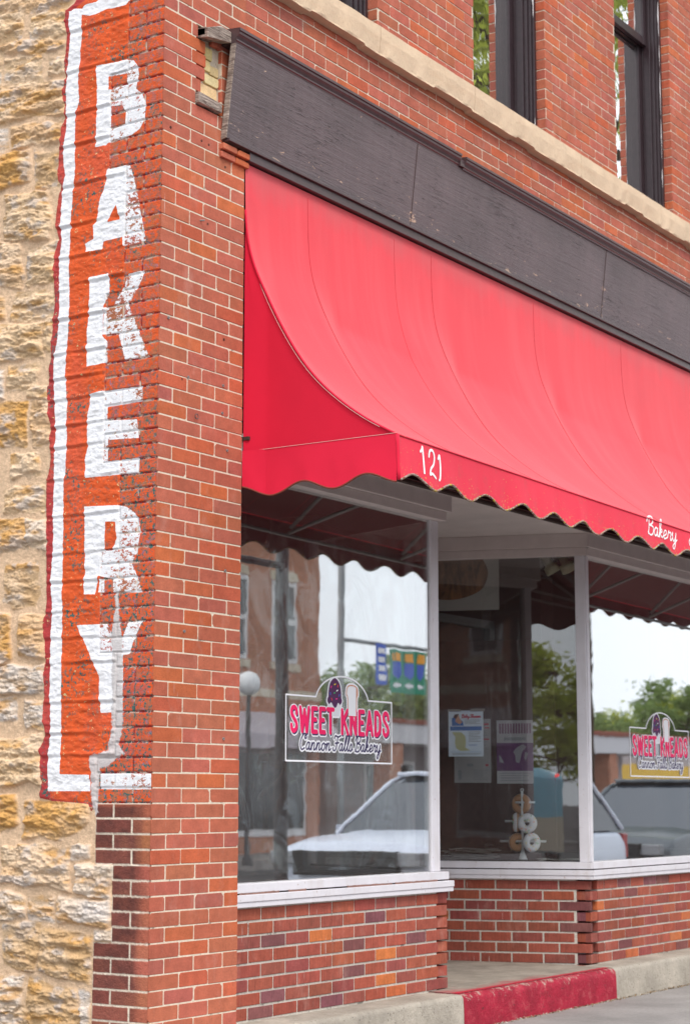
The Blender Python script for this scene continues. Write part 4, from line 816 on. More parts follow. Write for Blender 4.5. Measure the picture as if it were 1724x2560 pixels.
# ---------------------------------------------------------------- window decals
def decal(x0,label):
    root=thing('window_decal',label,'window decal',(x0,GY-.003,1.415),'bakery logo decals on the display windows')
    Wd,Hd=.99,.328; st=.0025
    P=lambda off:(lambda x,z:(x0+x,GY-.003-off,1.415+z))
    o=MB(); path=[(0,0),(Wd,0),(Wd,Hd),(.762,Hd)]+[(.510+.252*math.cos(t),Hd-.03+.145*math.sin(t)) for t in np.linspace(.21,math.pi-.21,28)]+[(.258,Hd),(0,Hd),(0,0)]
    xs=np.arange(-.02,Wd+.02,st); zs=np.arange(-.03,Hd+.14,st); X,Z=np.meshgrid(xs,zs)
    sdf_fill(o,.0042-strokes_d([path],X,Z),xs,zs,P(.0)); o.build('border',M['white'],root)
    big=layout('SWEET',BG,.038,.425,.150,.118,0,False,.10)+layout('KNEADS',BG,.495,.965,.150,.118,0,False,.10)
    big2=[[(a+.006,b-.009) for a,b in s_] for s_ in big]
    scr=layout('Cannon',SG,.115,.395,.058,.082,.15,gap=.02)+layout('Falls',SG,.415,.600,.058,.082,.15,gap=.02)+layout('Bakery',SG,.620,.875,.058,.082,.15,gap=.02)
    db=strokes_d(big,X,Z); d2=strokes_d(big2,X,Z); ds=strokes_d(scr,X,Z)
    cup=sdpoly(X,Z,[(.375,.30),(.495,.30),(.475,.235),(.392,.235)]); ic=np.maximum(sdpoly(X,Z,spline([(.375,.335),(.378,.37),(.395,.41),(.435,.432),(.475,.41),(.492,.37),(.495,.335),(.502,.315),(.485,.295),(.465,.305),(.45,.285),(.435,.278),(.42,.287),(.40,.305),(.38,.295),(.365,.315),(.375,.335)],4)),-1)
    br=sdpoly(X,Z,spline([(.555,.235),(.553,.33),(.540,.355),(.553,.395),(.60,.405),(.647,.392),(.656,.355),(.645,.33),(.645,.235)],4))
    o=MB(); sdf_fill(o,np.maximum.reduce([.0165-db,.0165-d2,.0125-ds,cup+.009,ic+.009,br+.009]),xs,zs,P(.0006)); o.build('backing',M['white'],root)
    o=MB(); sdf_fill(o,.0098-d2,xs,zs,P(.0010)); o.build('letter_shadow',M['navy'],root)
    o=MB(); sdf_fill(o,.0115-db,xs,zs,P(.0014)); o.build('lettering',M['pink'],root)
    o=MB(); sdf_fill(o,.0042-ds,xs,zs,P(.0014)); o.build('script_lettering',M['navy'],root)
    o=MB(); sdf_fill(o,ic,xs,zs,P(.0018)); cu=o.build('cupcake_icing',M['purple'],root)
    o=MB(); sdf_fill(o,cup,xs,zs,P(.0012)); o.build('cupcake_case',flat('paper_case_grey',(.72,.72,.76)),root)
    for col,pts in (((.9,.02,.3),[(.40,.385),(.45,.325)]),((.9,.7,.02),[(.435,.40)]),((.05,.15,.6),[(.392,.35),(.475,.345)]),((.02,.5,.15),[(.43,.355)]),((.8,.05,.04),[(.462,.392),(.405,.322)]),((.9,.9,.9),[(.455,.368)])):
        sm_=flat('sprinkle_vinyl',col)
        for i,(a,b) in enumerate(pts):
            o=MB(); t=random.uniform(0,3); u=(.0075*math.cos(t),.0075*math.sin(t)); n_=(-.0028*math.sin(t),.0028*math.cos(t)); f_=P(.0022)
            o.add([f_(a+u[0]*s1+n_[0]*s2,b+u[1]*s1+n_[1]*s2) for s1,s2 in ((-1,-1),(1,-1),(1,1),(-1,1))],[(0,1,2,3)]); o.build('sprinkle',sm_,root)
    o=MB(); sdf_fill(o,br,xs,zs,P(.0010)); o.build('bread_crust',M['crust'],root)
    o=MB(); sdf_fill(o,np.minimum(br-.007,.635-X),xs,zs,P(.0016)); o.build('bread_slice',flat('bread_white',(.84,.83,.86)),root)
    return root
d1=decal(1.15,'larger looking pink and white bakery logo sticker on the long window left of the entry')
d2=copy_tree(d1); d2.location=(5.172,GY-.003,1.380); d2['label']='smaller looking pink and white bakery logo sticker on the window right of the entry'
for ch in d2.children: ch.matrix_parent_inverse=d1.children[0].matrix_parent_inverse
# wrinkled plastic film hung just inside the left window
rf=random.Random(4); creases=[]
for i in range(30):
    x_=rf.uniform(.75,1.9) if i<20 else rf.uniform(1.3,2.45); z_=rf.uniform(.9,1.7) if i%3 else rf.uniform(1.3,2.2); a_=rf.uniform(.7,2.4); P_=[(x_,z_)]
    for k in range(7): a_+=rf.uniform(-.45,.45); P_.append((P_[-1][0]+.09*math.cos(a_),P_[-1][1]+.09*math.sin(a_)))
    creases.append((spline(P_,3),rf.uniform(.003,.008),rf.uniform(.006,.014)))
FX,FZ=np.meshgrid(.70+1.80*np.linspace(0,1,300),.86+1.80*np.linspace(0,1,300)); FH=np.zeros_like(FX)
for P_,am_,wd_ in creases: FH+=am_*np.exp(-(sdstroke(FX,FZ,P_)/wd_)**2)
FB=.018*fbm(FX*3.1+FZ*1.3,FZ*1.1,3,5)+.010*np.sin(FX*7+9*fbm(FX*2,FZ*1.5,2,8))
def filmz(u,v): i,j=int(round(u*299)),int(round(v*299)); return (float(FX[j,i]),.150+float(FB[j,i]+FH[j,i]),float(FZ[j,i]))
def filmz_old(u,v):
    x=.70+1.80*u; z=.86+1.80*v
    w_=.018*float(fbm(x*3.1+z*1.3,z*1.1,3,5))+.012*math.sin(x*9+3*float(fbm(x*2,z*1.5,2,8))*3)*(.4+.6*(1-v))
    c_=.020*abs(float(fbm(x*6,z*4.2,3,12))-.5)*(1.3 if z<1.35 else .5)
    return (x,.155+w_+c_,z)
c=MB(); c.grid(300,300,filmz); f=c.build('plastic_film',M['film'],None,smooth=True); tag(f,'clear wrinkled plastic film hanging behind the long left window','plastic sheet')
c=MB(); c.box(1.75,2.46,.20,.24,.802,.818); f=c.build('film_ledge',flat('black_plastic',(.012,.012,.014),.35),None,bevel=.004); tag(f,'long low black tray on the window deck behind the wrinkled film','ledge')  # stands for the black ledge at the foot of the film
# ---------------------------------------------------------------- posters on/behind the angled pane
def onMid(x,y,off):   # off metres behind the pane of the angled window
    d=ray(x,y); n=Vector((nR[0],nR[1],0)); o=Vector((4.45,.05,0))-n*(off+.044); t=(o-CAM).dot(n)/d.dot(n); P=CAM+d*t; return (Vector((P.x,P.y,0))-o).dot(Vector((dR[0],dR[1],0))),P.z
def sheet(name,label,corn,off,col,deco,cat='poster'):
    (s0,zt),(s1,zb)=onMid(*corn[0],off),onMid(*corn[1],off); a,b=min(s0,s1),max(s0,s1); n0=-(off+.044)
    ox,oy=4.45+dR[0]*b+nR[0]*n0,.05+dR[1]*b+nR[1]*n0
    root=thing(name,label,cat,(ox,oy,zb)); fr=((4.45,.05),dR,nR); wid,hei=b-a,zt-zb
    m_=MB(); m_.fbox(fr,a,b,n0-.001,n0,zb,zt); m_.build('paper',paint(name+'_paper',col,.7,.2,.04,0),root)
    for nm,mt,rects in deco:
        q=MB()
        for r_ in rects:
            u0,v0,u1,v1=r_[:4]; k=r_[4] if len(r_)>4 else .0006      # u from left, v from top
            q.fbox(fr,b-wid*u1,b-wid*u0,n0,n0+k,zt-hei*v1,zt-hei*v0)
        q.build(nm,mt,root)
    return root,(lambda u,v,k=.0008:(lambda s_,z:(4.45+dR[0]*s_+nR[0]*(n0+k),.05+dR[1]*s_+nR[1]*(n0+k),z))(b-wid*u,zt-hei*v))
gry=flat('printed_grey',(.30,.30,.34)); blu=flat('printed_blue',(.06,.20,.55)); crm=flat('printed_cream',(.62,.60,.36)); redp=flat('printed_red',(.55,.03,.08)); skn=flat('printed_skin',(.72,.38,.26)); hair=flat('printed_brown',(.10,.03,.02)); prp=flat('printed_purple',(.13,.03,.15)); tl=flat('printed_teal',(.15,.4,.42))
rows=lambda u0,u1,v0,v1,n,h=.35:[(u0,v0+(v1-v0)*i/n,u1-(.25*(u1-u0) if i%3==2 else .05*(i%2)*(u1-u0)),v0+(v1-v0)*(i+h)/n) for i in range(n)]
p1,pt=sheet('flyer','white baby shower flyer with blue band taped to the angled pane','x' and [(1120,1777),(1208,1891)],.004,(.82,.88,1.0),[
 ('blue_band',blu,[(.05,.345,.95,.435)]),('text_lines',gry,rows(.46,.92,.20,.31,4)+rows(.58,.92,.46,.70,7)+rows(.10,.92,.93,.97,2)),('blue_link',blu,rows(.58,.82,.74,.78,2)),('frame_line',blu,[(.04,.02,.96,.024,.0005)]),('frame_line',blu,[(.04,.90,.96,.904,.0005)])])
q=MB(); fn=[(.10,.47),(.36,.47),(.48,.55),(.50,.68),(.48,.80),(.62,.87),(.34,.88),(.22,.82),(.18,.70),(.20,.58)]; q.add([pt(a,b) for a,b in fn],[tuple(range(len(fn)))]); q.build('scroll',crm,p1)
q=MB(); q.add([pt(a,b,.0009) for a,b in [(.10,.16),(.24,.13),(.42,.24),(.44,.33),(.10,.33)]],[(0,1,2,3,4)]); q.build('blue_dress',blu,p1)
q=MB(); q.add([pt(a,b,.0012) for a,b in [(.22,.09),(.30,.10),(.32,.17),(.40,.25),(.32,.30),(.20,.24)]],[(0,1,2,3,4,5)]); q.build('printed_figure',skn,p1)
q=MB(); q.add([pt(a,b,.0014) for a,b in [(.14,.15),(.18,.08),(.30,.07),(.27,.12),(.22,.18)]],[(0,1,2,3,4)]); q.build('printed_hair',hair,p1)
tx=layout('Baby Shower',SG,.0,.54,0,.10,.1); q=MB(); xs=np.arange(-.05,.62,.008); zs=np.arange(-.06,.14,.008); X,Z=np.meshgrid(xs,zs); sdf_fill(q,.011-strokes_d(tx,X,Z,.05),xs,zs,lambda x,z:pt(.38+x,.155-z*.75,.0008)); q.build('lettering',redp,p1)
q=MB(); q.add([pt(a,b,.0015) for a,b in [(-.02,-.03),(.35,-.03),(.35,.02),(-.02,.02)]]+[pt(a,b,.0015) for a,b in [(.63,-.04),(1.05,-.04),(1.05,.02),(.63,.02)]],[(0,1,2,3),(4,5,6,7)]); q.build('tape',flat('clear_tape',(.32,.28,.27),.4),p1)
D=.45
p2,pt=sheet('notice','dim white notice with small logos half hidden behind the baby shower flyer',[(1134,1798),(1227,1957)],D,(.42,.40,.42),[('text_lines',gry,rows(.15,.9,.05,.5,9)+[(.35,.70,.52,.745),(.10,.80,.2,.95),(.5,.80,.92,.81),(.5,.94,.92,.95)]+rows(.52,.88,.83,.93,4)),('red_marks',redp,[(.82,.07,.95,.10),(.84,.13,.96,.15),(.80,.31,.95,.33),(.85,.71,.93,.74)])])
p3,pt=sheet('event_poster','dim poster with a purple picture band pinned right of the flyers',[(1240,1801),(1333,1959)],D,(.48,.46,.50),[('purple_band',prp,[(.0,.36,1.,.80)]),('headline',flat('printed_mauve',(.22,.10,.18)),[(.07+i*.075,.05,.12+i*.075,.21) for i in range(12)]),('text_lines',gry,[(.2,.27,.8,.32)]+rows(.10,.92,.83,.98,4))])
q=MB()
for pl in ([(.45,.5),(.55,.43),(.72,.38),(.82,.42),(.7,.5),(.62,.68),(.52,.66),(.5,.55)],[(.06,.55),(.12,.58),(.2,.68),(.08,.66)],[(.78,.5),(.86,.52),(.80,.64),(.75,.6)]): q.add([pt(a,b,.0012) for a,b in pl],[tuple(range(len(pl)))])
q.build('printed_figures',flat('printed_pale',(.32,.30,.36)),p3)
p4,pt=sheet('bread_picture','large white picture of a brown sliced loaf hung high inside the angled window','x' and [(1060,1372),(1247,1524)],.62,(.80,.74,.70),[],'picture')
q=MB(); lp=spline([(.0,.30),(.10,.12),(.40,.06),(.70,.10),(.84,.32),(.84,.52),(.74,.70),(.45,.82),(.15,.80),(.0,.62),(.0,.30)],5); q.add([pt(a,b,.002) for a,b in lp],[tuple(range(len(lp)-1))])
def loafmat():
    n=NT('printed_loaf'); c_=n.mix(n.mr(n.noise(1,4,.6,n.scale(n.pos(),(22,22,6)),.8),.36,.66),(.05,.016,.01),(.80,.36,.16)); s=n.new('ShaderNodeSeparateXYZ'); n.l.new(n.pos(),s.inputs[0]); return n.fin(n.mix(n.mr(s.outputs[2],2.55,2.72,0,.5),c_,(.42,.24,.16)),.8,.2)
q.build('printed_loaf',loafmat(),p4)
# posters 2 and 3 hang on a partition
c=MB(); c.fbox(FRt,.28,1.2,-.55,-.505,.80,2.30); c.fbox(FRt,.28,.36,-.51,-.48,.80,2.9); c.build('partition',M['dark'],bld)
# spot lamps under the display ceiling
for i,(px,py,tlt,lab) in enumerate([(1372,1412,.5,'left one of two cream spot lamps under the display ceiling'),(1412,1408,.15,'right one of two cream spot lamps under the display ceiling')]):
    d_=ray(px,py); o=Vector((4.45,.05,0))-Vector((nR[0],nR[1],0))*.30; n=Vector((nR[0],nR[1],0)); P=CAM+d_*((o-CAM).dot(n)/d_.dot(n))
    t_=thing('spot_lamp',lab,'spot lamp',P,'cream spot lamps inside the window'); ax=Vector((tlt*.6,-.5,-1)).normalized(); cm=M.setdefault('cream',paint('cream_enamel',(.78,.69,.48),.5,.4,.05,0))
    q=MB(); q.lathe(P,[(.001,-.10),(.030,-.10),(.030,0),(.048,.01),(.052,.06),(.046,.062),(.03,.03),(.001,.03)],20,axis=ax); q.build('shade',cm,t_,smooth=True)
    q=MB(); q.tube([P-ax*.09,P-ax*.09+Vector((0,0,.08)),(P.x,P.y,2.97)],.008); q.build('stem',cm,t_)
# ---------------------------------------------------------------- donut stand on the deck
def onMidP(x,y,off):
    d=ray(x,y); n=Vector((nR[0],nR[1],0)); o=Vector((4.45,.05,0))-n*(off+.044); return CAM+d*((o-CAM).dot(n)/d.dot(n))
SO=.16; base=onMidP(1306,2152,SO); B=Vector((base.x,base.y,.8005)); side_=Vector((-dR[0],-dR[1],0)); sc=1.0
wp=paint('white_enamel',(.74,.75,.80),.4,.5,.03,0)
st=thing('donut_stand','white metal stand with peg arms for donuts in the angled window','donut stand',B)
q=MB(); q.lathe(B,[(.001,0),(.058,0),(.056,.006),(.03,.035),(.012,.085),(.007,.11),(.001,.11)],24); q.build('base',wp,st,smooth=True)
zt_=onMidP(1306,1975,SO).z; q=MB(); q.tube([B+Vector((0,0,.08)),(B.x,B.y,zt_-.01)],.0075,12); q.build('pole',wp,st,smooth=True)
q=MB(); q.tube([Vector((B.x,B.y,zt_))+side_*.009*math.cos(t)+Vector((0,0,.009*math.sin(t))) for t in np.linspace(0,6.28,14)],.0035,6); q.build('ring',wp,st,smooth=True)
az=[onMidP(1300,v_,SO).z for v_ in (2006,2053,2103)]
for z_,a_,b_ in ((az[0],-.045,.085),(az[1],-.115,-.0),(az[2],-.150,.155)):
    q=MB(); q.tube([Vector((B.x,B.y,z_))+side_*a_,Vector((B.x,B.y,z_))+side_*b_],.0075,10); q.build('arm',wp,st,smooth=True)
q=MB(); q.tube([(B.x,B.y,az[1]),Vector((B.x,B.y,az[1]))+Vector((nR[0],nR[1],0))*.06+side_*.05],.007,10); q.build('arm',wp,st,smooth=True)
tan=paint('plush_tan',(.50,.26,.14),.95,.1,.1,.3,60); icem=paint('plush_white_icing',(.80,.79,.86),.95,.1,.05,.3,60)
sprm=[flat('sprinkle_orange',(.85,.22,.05)),flat('sprinkle_green',(.06,.42,.12)),flat('sprinkle_yellow',(.8,.6,.08))]
def donut(px,py,ax,lab,Rr=.040,r=.023,fwd=.0):
    P=onMidP(px,py,SO)+Vector((nR[0],nR[1],0))*fwd; ax=Vector(ax).normalized(); a=ax.orthogonal().normalized(); b=ax.cross(a)
    t_=thing('plush_donut',lab,'plush donut',P,'plush donuts on the window stand')
    def tor(k0,k1,rr,nm,mt):
        q=MB(); n1=32; n2=12; q.grid(n1+1,n2+1,lambda u,v:P+(a*math.cos(2*math.pi*u)+b*math.sin(2*math.pi*u))*(Rr+rr*math.cos(k0+(k1-k0)*v))+ax*(rr*math.sin(k0+(k1-k0)*v))); q.build(nm,mt,t_,smooth=True)
    tor(-math.pi-.25,.25,r,'body',tan); tor(-.15,math.pi+.15,r*1.05,'icing',icem)
    for mi,mt in enumerate(sprm):
        for k in range(6):
            q=MB(); u=random.uniform(0,6.28); v=random.uniform(.5,2.6); c_=P+(a*math.cos(u)+b*math.sin(u))*(Rr+r*1.09*math.cos(v))+ax*(r*1.09*math.sin(v)); tn=(a*-math.sin(u)+b*math.cos(u))*math.cos(k)+(a*math.cos(u)+b*math.sin(u))*math.sin(k); q.tube([c_-tn*.006,c_+tn*.006],.0022,5); q.build('sprinkle',mt,t_)
NRv=Vector((nR[0],nR[1],0)); 
donut(1301,2010,-NRv+side_*.2,'topmost plush donut, showing its plain tan back behind the pole',.042,.024,-.02)
donut(1290,2056,-side_+NRv*.15,'plush donut seen edge-on on the left peg of the middle row',.040,.022)
donut(1319,2058,NRv+side_*.1,'white iced plush donut facing out in the middle row, the fullest view of the five',.040,.024,.04)
donut(1292,2106,-NRv-side_*.7,'lowest left plush donut turned with its tan back to the glass',.038,.022)
donut(1329,2106,NRv+side_*.75,'white iced plush donut at the lower right of the stand',.040,.022,.02)
# newspapers
pp=paint('newsprint',(.62,.57,.54),.9,.1,.25,.1,50)
for i,(px,py,lab,nn) in enumerate([(1180,2148,'loose pile of grey newspapers on the window deck left of the donut stand',17),(1400,2152,'few thin papers on the window deck right of the donut stand',7)]):
    P=onMidP(px,py,.2); t_=thing('newspaper_pile',lab,'newspapers',(P.x,P.y,.801),'papers on the window deck')
    for k in range(nn):
        q=MB(); an=PH+random.uniform(-.35,.35); ox,oy=P.x+random.uniform(-.06,.06),P.y+random.uniform(-.08,.08); L_,w_=.30,.14
        f_=lambda u,v,k=k,an=an,ox=ox,oy=oy:(ox+math.cos(an)*(u-.5)*L_-math.sin(an)*(v-.5)*w_,oy+math.sin(an)*(u-.5)*L_+math.cos(an)*(v-.5)*w_,.8025+k*.0062+.004*math.sin(u*7+k))
        q.grid(14,3,f_); o=q.build('sheet',pp,t_)
        o.modifiers.new('thick','SOLIDIFY').thickness=.0016
# ---------------------------------------------------------------- GROUND
c=MB(); c.box(-60,90,-3.35,.06,-.3,0.0); o=c.build('sidewalk',M['walk'],None); o['kind']='structure'
for x_ in (-2.,1.,7.4): c=MB(); c.box(x_,x_+.007,-3.34,-.17,-.02,.0025); o=c.build('sidewalk_joint',M['trimdark'],None); o['kind']='structure'
c=MB(); c.box(-60,90,-3.5,-3.352,-.3,.004); o=c.build('kerb',M['conc'],None,bevel=.015); o['kind']='structure'
c=MB(); c.add([(-300,-300,-.22),(300,-300,-.22),(300,60,-.22),(-300,60,-.22)],[(0,1,2,3)]); o=c.build('road',M['asphalt'],None); o['kind']='structure'
c=MB(); c.box(-60,90,-21,-17.2,-.3,-.02); o=c.build('far_sidewalk',M['walk'],None); o['kind']='structure'
c=MB(); c.box(-60,90,-3.72,-3.60,-.30,-.214); o=c.build('yellow_line',flat('road_yellow',(.55,.30,.02)),None); o['kind']='structure'
c=MB(); c.box(-60,90,-10.4,-10.3,-.30,-.214); o=c.build('white_line',flat('road_white',(.6,.6,.6)),None); o['kind']='structure'
c=MB()                                                          # litter along the base
for i in range(2600):
    x=random.uniform(2.6,9) if i%3 else random.uniform(4.3,7); y_=-.172-abs(random.gauss(0,.014))+(random.random()<.12)*random.uniform(0,.25); r_=random.uniform(.002,.0095); z_=r_*.3; col=random.choice([(.30,.20,.11),(.42,.34,.25),(.12,.08,.05),(.5,.45,.38)])
    vs=[(x+r_*random.uniform(-1,1),y_+r_*random.uniform(-1,1),z_+r_*random.uniform(-.6,1)) for _ in range(4)]; c.add(vs,[(0,1,2),(0,2,3),(0,3,1),(1,3,2)],col)
n=NT('litter'); lm=n.fin(n.attr('Col'),.9,.1); o=c.build('grit',lm,None,kind='stuff'); tag(o,'grit and dry leaf crumbs lying along the foot of the concrete base','grit')
# ---------------------------------------------------------------- across the street (seen in the panes)
def bmat(name,c1,c2,sc=1.):
    n=NT(name); t=n.new('ShaderNodeTexBrick'); t.inputs['Scale'].default_value=4.7; t.inputs['Color1'].default_value=(*c1,1); t.inputs['Color2'].default_value=(*[v*.8 for v in c1],1); t.inputs['Mortar'].default_value=(*c2,1); t.inputs['Mortar Size'].default_value=.03; t.inputs['Brick Width'].default_value=1.; t.inputs['Row Height'].default_value=.32
    s=n.new('ShaderNodeSeparateXYZ'); n.l.new(n.pos(),s.inputs[0]); cb=n.new('ShaderNodeCombineXYZ'); n.l.new(n.ma('ADD',s.outputs[0],s.outputs[1]),cb.inputs[0]); n.l.new(s.outputs[2],cb.inputs[1]); n.l.new(cb.outputs[0],t.inputs[0]); return n.fin(t.outputs[0],.9,.2)
fb_=bmat('orange_brick_wall',(.50,.19,.11),(.55,.42,.34)); wt=paint('white_window_paint',(.75,.73,.74),.5,.4,.05,0); dg=flat('dark_window_glass',(.03,.035,.04),.08,spec=.8); lime=paint('pale_limestone_trim',(.66,.56,.44),.8,.2)
bb=thing('brick_building','two storey orange brick building across the street with white sash windows','building',(26,-20,-.02))
c=MB(); c.box(14,30.9,-32,-20,-.3,9.2); c.build('wall',fb_,bb)
c=MB(); c.box(13.9,31.0,-32.1,-19.75,9.2,9.5); c.box(14,30.95,-20.12,-19.99,3.55,3.75); c.build('cornice',lime,bb)
for i in range(8):
    x=14.9+i*2.0; q=MB(); q.box(x,x+1.0,-20.06,-19.98,4.4,6.3); f=q.build('window',wt,bb)
    for z0,z1_ in ((4.5,5.3),(5.42,6.2)):
        q=MB(); q.box(x+.1,x+.9,-19.99,-19.965,z0,z1_); q.build('pane',dg,f)
    q=MB(); q.box(x-.1,x+1.1,-20.1,-19.94,4.2,4.38); q.box(x-.05,x+1.05,-20.05,-19.96,6.32,6.55); q.build('sill',lime,f)
for i in range(4):
    x=15+i*4.0; q=MB(); q.box(x,x+3.3,-20.05,-19.97,.35,2.35); f=q.build('shop_window',wt,bb); q=MB(); q.box(x+.1,x+3.2,-19.975,-19.95,.5,2.25); q.build('pane',dg,f)
c=MB(); c.prism([(-20,3.2),(-19.0,2.65),(-19.0,2.35),(-20,2.35)],lambda p,s:(14.5+s*16.2,p[0],p[1])); c.build('shop_awning',paint('white_awning',(.62,.55,.60),.8,.2),bb)
sb=thing('shop_row','long low grey shop row with flat canopy beyond the brick building','building',(40,-21,-.02))
c=MB(); c.box(33.2,50,-30,-21,-.3,3.0); c.build('wall',paint('grey_render',(.42,.38,.39),.9,.2),sb); c=MB(); c.box(32.8,50.2,-30,-19.4,2.6,3.1); c.build('canopy',paint('white_canopy',(.66,.64,.67),.7,.3),sb)
c=MB(); c.box(32.8,50.25,-30.02,-19.35,3.1,3.22); c.build('roof_edge',flat('brown_roof_edge',(.25,.07,.04)),sb)
for i in range(4): q=MB(); q.box(33.3+i*4.2,33.9+i*4.2,-20.0,-19.5,-.02,2.6); q.build('pier',fb_,sb)
for i in range(4): q=MB(); q.box(34.4+i*4.2,36.9+i*4.2,-21.05,-20.97,.5,2.2); f=q.build('window',wt,sb); q=MB(); q.box(34.5+i*4.2,36.8+i*4.2,-20.975,-20.95,.6,2.1); q.build('pane',dg,f)
yb=thing('yellow_fascia_shop','low shop with a bright yellow fascia band across the street at the far end','building',(60,-24,0))
c=MB(); c.box(50.6,84,-34,-23,-.3,3.35); c.build('wall',paint('pinkish_render',(.45,.40,.41),.9,.2),yb); c=MB(); c.box(50.6,84,-23.0,-22.9,-.1,1.7); c.build('base_wall',bmat('tan_brick',(.42,.22,.10),(.4,.3,.2)),yb)
c=MB(); c.box(50.5,84,-23.15,-22.85,1.75,2.42); c.build('fascia_band',paint('yellow_enamel',(.75,.45,.03),.5,.4),yb); c=MB(); c.box(50.5,84.1,-34.1,-22.8,3.35,3.52); c.build('roof_edge',flat('red_roof_edge',(.45,.10,.07)),yb)
# trees
def leafmat(name,c_):
    n=NT(name); q=n.mix(1,c_,n.gray(n.noise(1.2,3),.6,1.45),'MULTIPLY'); n.fin(q,.6,.25); tr=n.new('ShaderNodeBsdfTranslucent'); n.put(tr.inputs[0],tuple(v*1.6 for v in c_)); mx=n.new('ShaderNodeMixShader'); mx.inputs[0].default_value=.4; n.l.new(n.b.outputs[0],mx.inputs[1]); n.l.new(tr.outputs[0],mx.inputs[2]); n.l.new(mx.outputs[0],n.out.inputs[0]); return n.m
lf=[leafmat('spring_leaves',(.32,.36,.06)),leafmat('mid_green_leaves',(.15,.21,.07))]; bark=paint('bark',(.09,.065,.05),.9,.1,.3,.5,8)
def tree(seed,H,Rc,trunk_h,mat,leaf=.14,n=9000):
    rs=random.Random(seed); root=thing('street_tree','x','tree',(0,0,0),'trees across the street')
    tb=MB(); tb.tube([(0,0,-.15),(.05,0,trunk_h*.5),(0,.08,trunk_h),(.1,0,H*.8)],[H*.009,H*.0075,H*.006,H*.002],8); cl=[]
    for i in range(int(16+Rc*3)):
        z=trunk_h*.95+(H*.85-trunk_h*.95)*rs.random(); a=rs.uniform(0,6.28); t=(z-trunk_h)/(H-trunk_h); ln=Rc*(1.05-.6*max(0,t))*rs.uniform(.55,1.1); e=Vector((math.cos(a)*ln,math.sin(a)*ln,z+ln*rs.uniform(.1,.55)))
        m_=Vector((math.cos(a)*ln*.5,math.sin(a)*ln*.5,z+ln*.12)); tb.tube([(0,0,z),m_,e],[H*.006,H*.004,H*.0015],5)
        for k in range(5): cl.append((e+Vector((rs.gauss(0,.35),rs.gauss(0,.35),rs.gauss(0,.3)))*Rc*.3,Rc*rs.uniform(.12,.26))); cl.append((m_.lerp(e,.6)+Vector((rs.gauss(0,.25),rs.gauss(0,.25),rs.gauss(0,.2)))*Rc*.3,Rc*rs.uniform(.1,.2)))
    tb.build('trunk',bark,root,smooth=True); lb=MB(); vs=[];fs=[]
    for i in range(n):
        c_,r_=rs.choice(cl); p=c_+Vector((rs.gauss(0,1),rs.gauss(0,1),rs.gauss(0,.6)))*r_*.6; u=Vector((rs.gauss(0,1),rs.gauss(0,1),rs.gauss(0,.6))).normalized(); v=u.orthogonal().normalized(); s_=leaf*rs.uniform(.6,1.4); k=len(vs)
        vs+=[p-u*s_,p+v*s_*.45,p+u*s_,p-v*s_*.45]; fs.append((k,k+1,k+2,k+3))
    lb.add(vs,fs); lb.build('crown',mat,root); return root
T1=tree(1,27,8.0,9.5,lf[0],.19,15000); T2=tree(2,8,3.3,2.0,lf[1],.16,7000); T3=tree(3,9,3.0,2.4,lf[0],.15,6000)
P=mir(1462,1900,-14.5); T1.location=(P.x,P.y,-.05)
T1['label']='tall leafy street tree whose crown is mirrored in the upper windows'
def put(src,x,y_,s_,rz,lab):
    t=copy_tree(src); t.location=(x,y_,-.2); t.scale=(s_,s_,s_*.86); t.rotation_euler=(0,0,rz); t['label']=lab
    return t
def seen(px,y_): q=mir(px,1950,y_); return q.x
T2.location=(seen(905,-34),-34,-1.2); T2['label']='bushy dark green tree rising behind the left end of the low grey shop row'
spots=[(T3,960,-38,.85,'light green tree behind the middle of the low grey shop row'),(T2,1030,-36,.95,'bushy dark green tree behind the right end of the low grey shop row'),(T3,1095,-38,.9,'light green tree hidden partly by the post left of the entry'),(T2,1480,-37,.9,'bushy dark green tree at the left end behind the yellow fascia shop'),(T3,1545,-40,.9,'light green tree behind the yellow fascia shop, left of its middle'),(T2,1600,-38,.85,'bushy dark green tree above the middle of the yellow fascia shop'),(T3,1655,-39,1.05,'light green tree behind the yellow fascia shop, right of its middle'),(T2,1720,-36,1.15,'bushy dark green tree farthest right behind the yellow fascia shop')]
for i,(s_,px,y_,k,lab) in enumerate(spots): put(s_,seen(px,y_),y_,k,i*1.3,lab)
T3.location=(-40,-16.5,-.1); T3['label']='light green tree down the street mirrored in the angled pane'
put(T3,-44,-9.5,.9,1,'bushy pale tree down the street mirrored in the angled pane'); put(T2,-64,-17,1.0,3,'bushy dark tree at the far end of the street mirrored in the angled pane'); put(T3,-50,-17,1.1,5,'pale tree at the far end of the street behind the bushy ones')
# street furniture
def pole(name,lab,cat,P,h,r,mat,extra=None):
    t_=thing(name,lab,cat,(P.x,P.y,0)); q=MB(); q.lathe((P.x,P.y,-.02),[(r*2.2,0),(r*2.2,.15),(r*1.1,.2),(r,.5),(r*.85,h),(.001,h)],14); q.build('post',mat,t_,smooth=True); return t_
pm_=flat('charcoal_pole',(.05,.05,.055),.5); gal=paint('galvanised_steel',(.22,.23,.24),.5,.4,.1,0)
P=mir(703,2000,-3.0); t_=pole('lamp_post','slim charcoal lamp post at the kerb opposite the long left window','lamp post',P,7.0,.055,pm_)
q=MB(); q.tube([(P.x,P.y,3.05),(P.x-.75,P.y,3.05)],.03,8); q.build('arm',pm_,t_); q=MB(); q.tube([(P.x,P.y,6.9),(P.x,P.y-.8,7.3),(P.x,P.y-1.6,7.3)],.04,8); q.build('lamp_arm',pm_,t_)
P=mir(622,1708,-15.5); t_=pole('globe_lamp','street lamp with a white globe in front of the brick building','street lamp',Vector((P.x,P.y,0)),P.z-.2,.05,pm_)
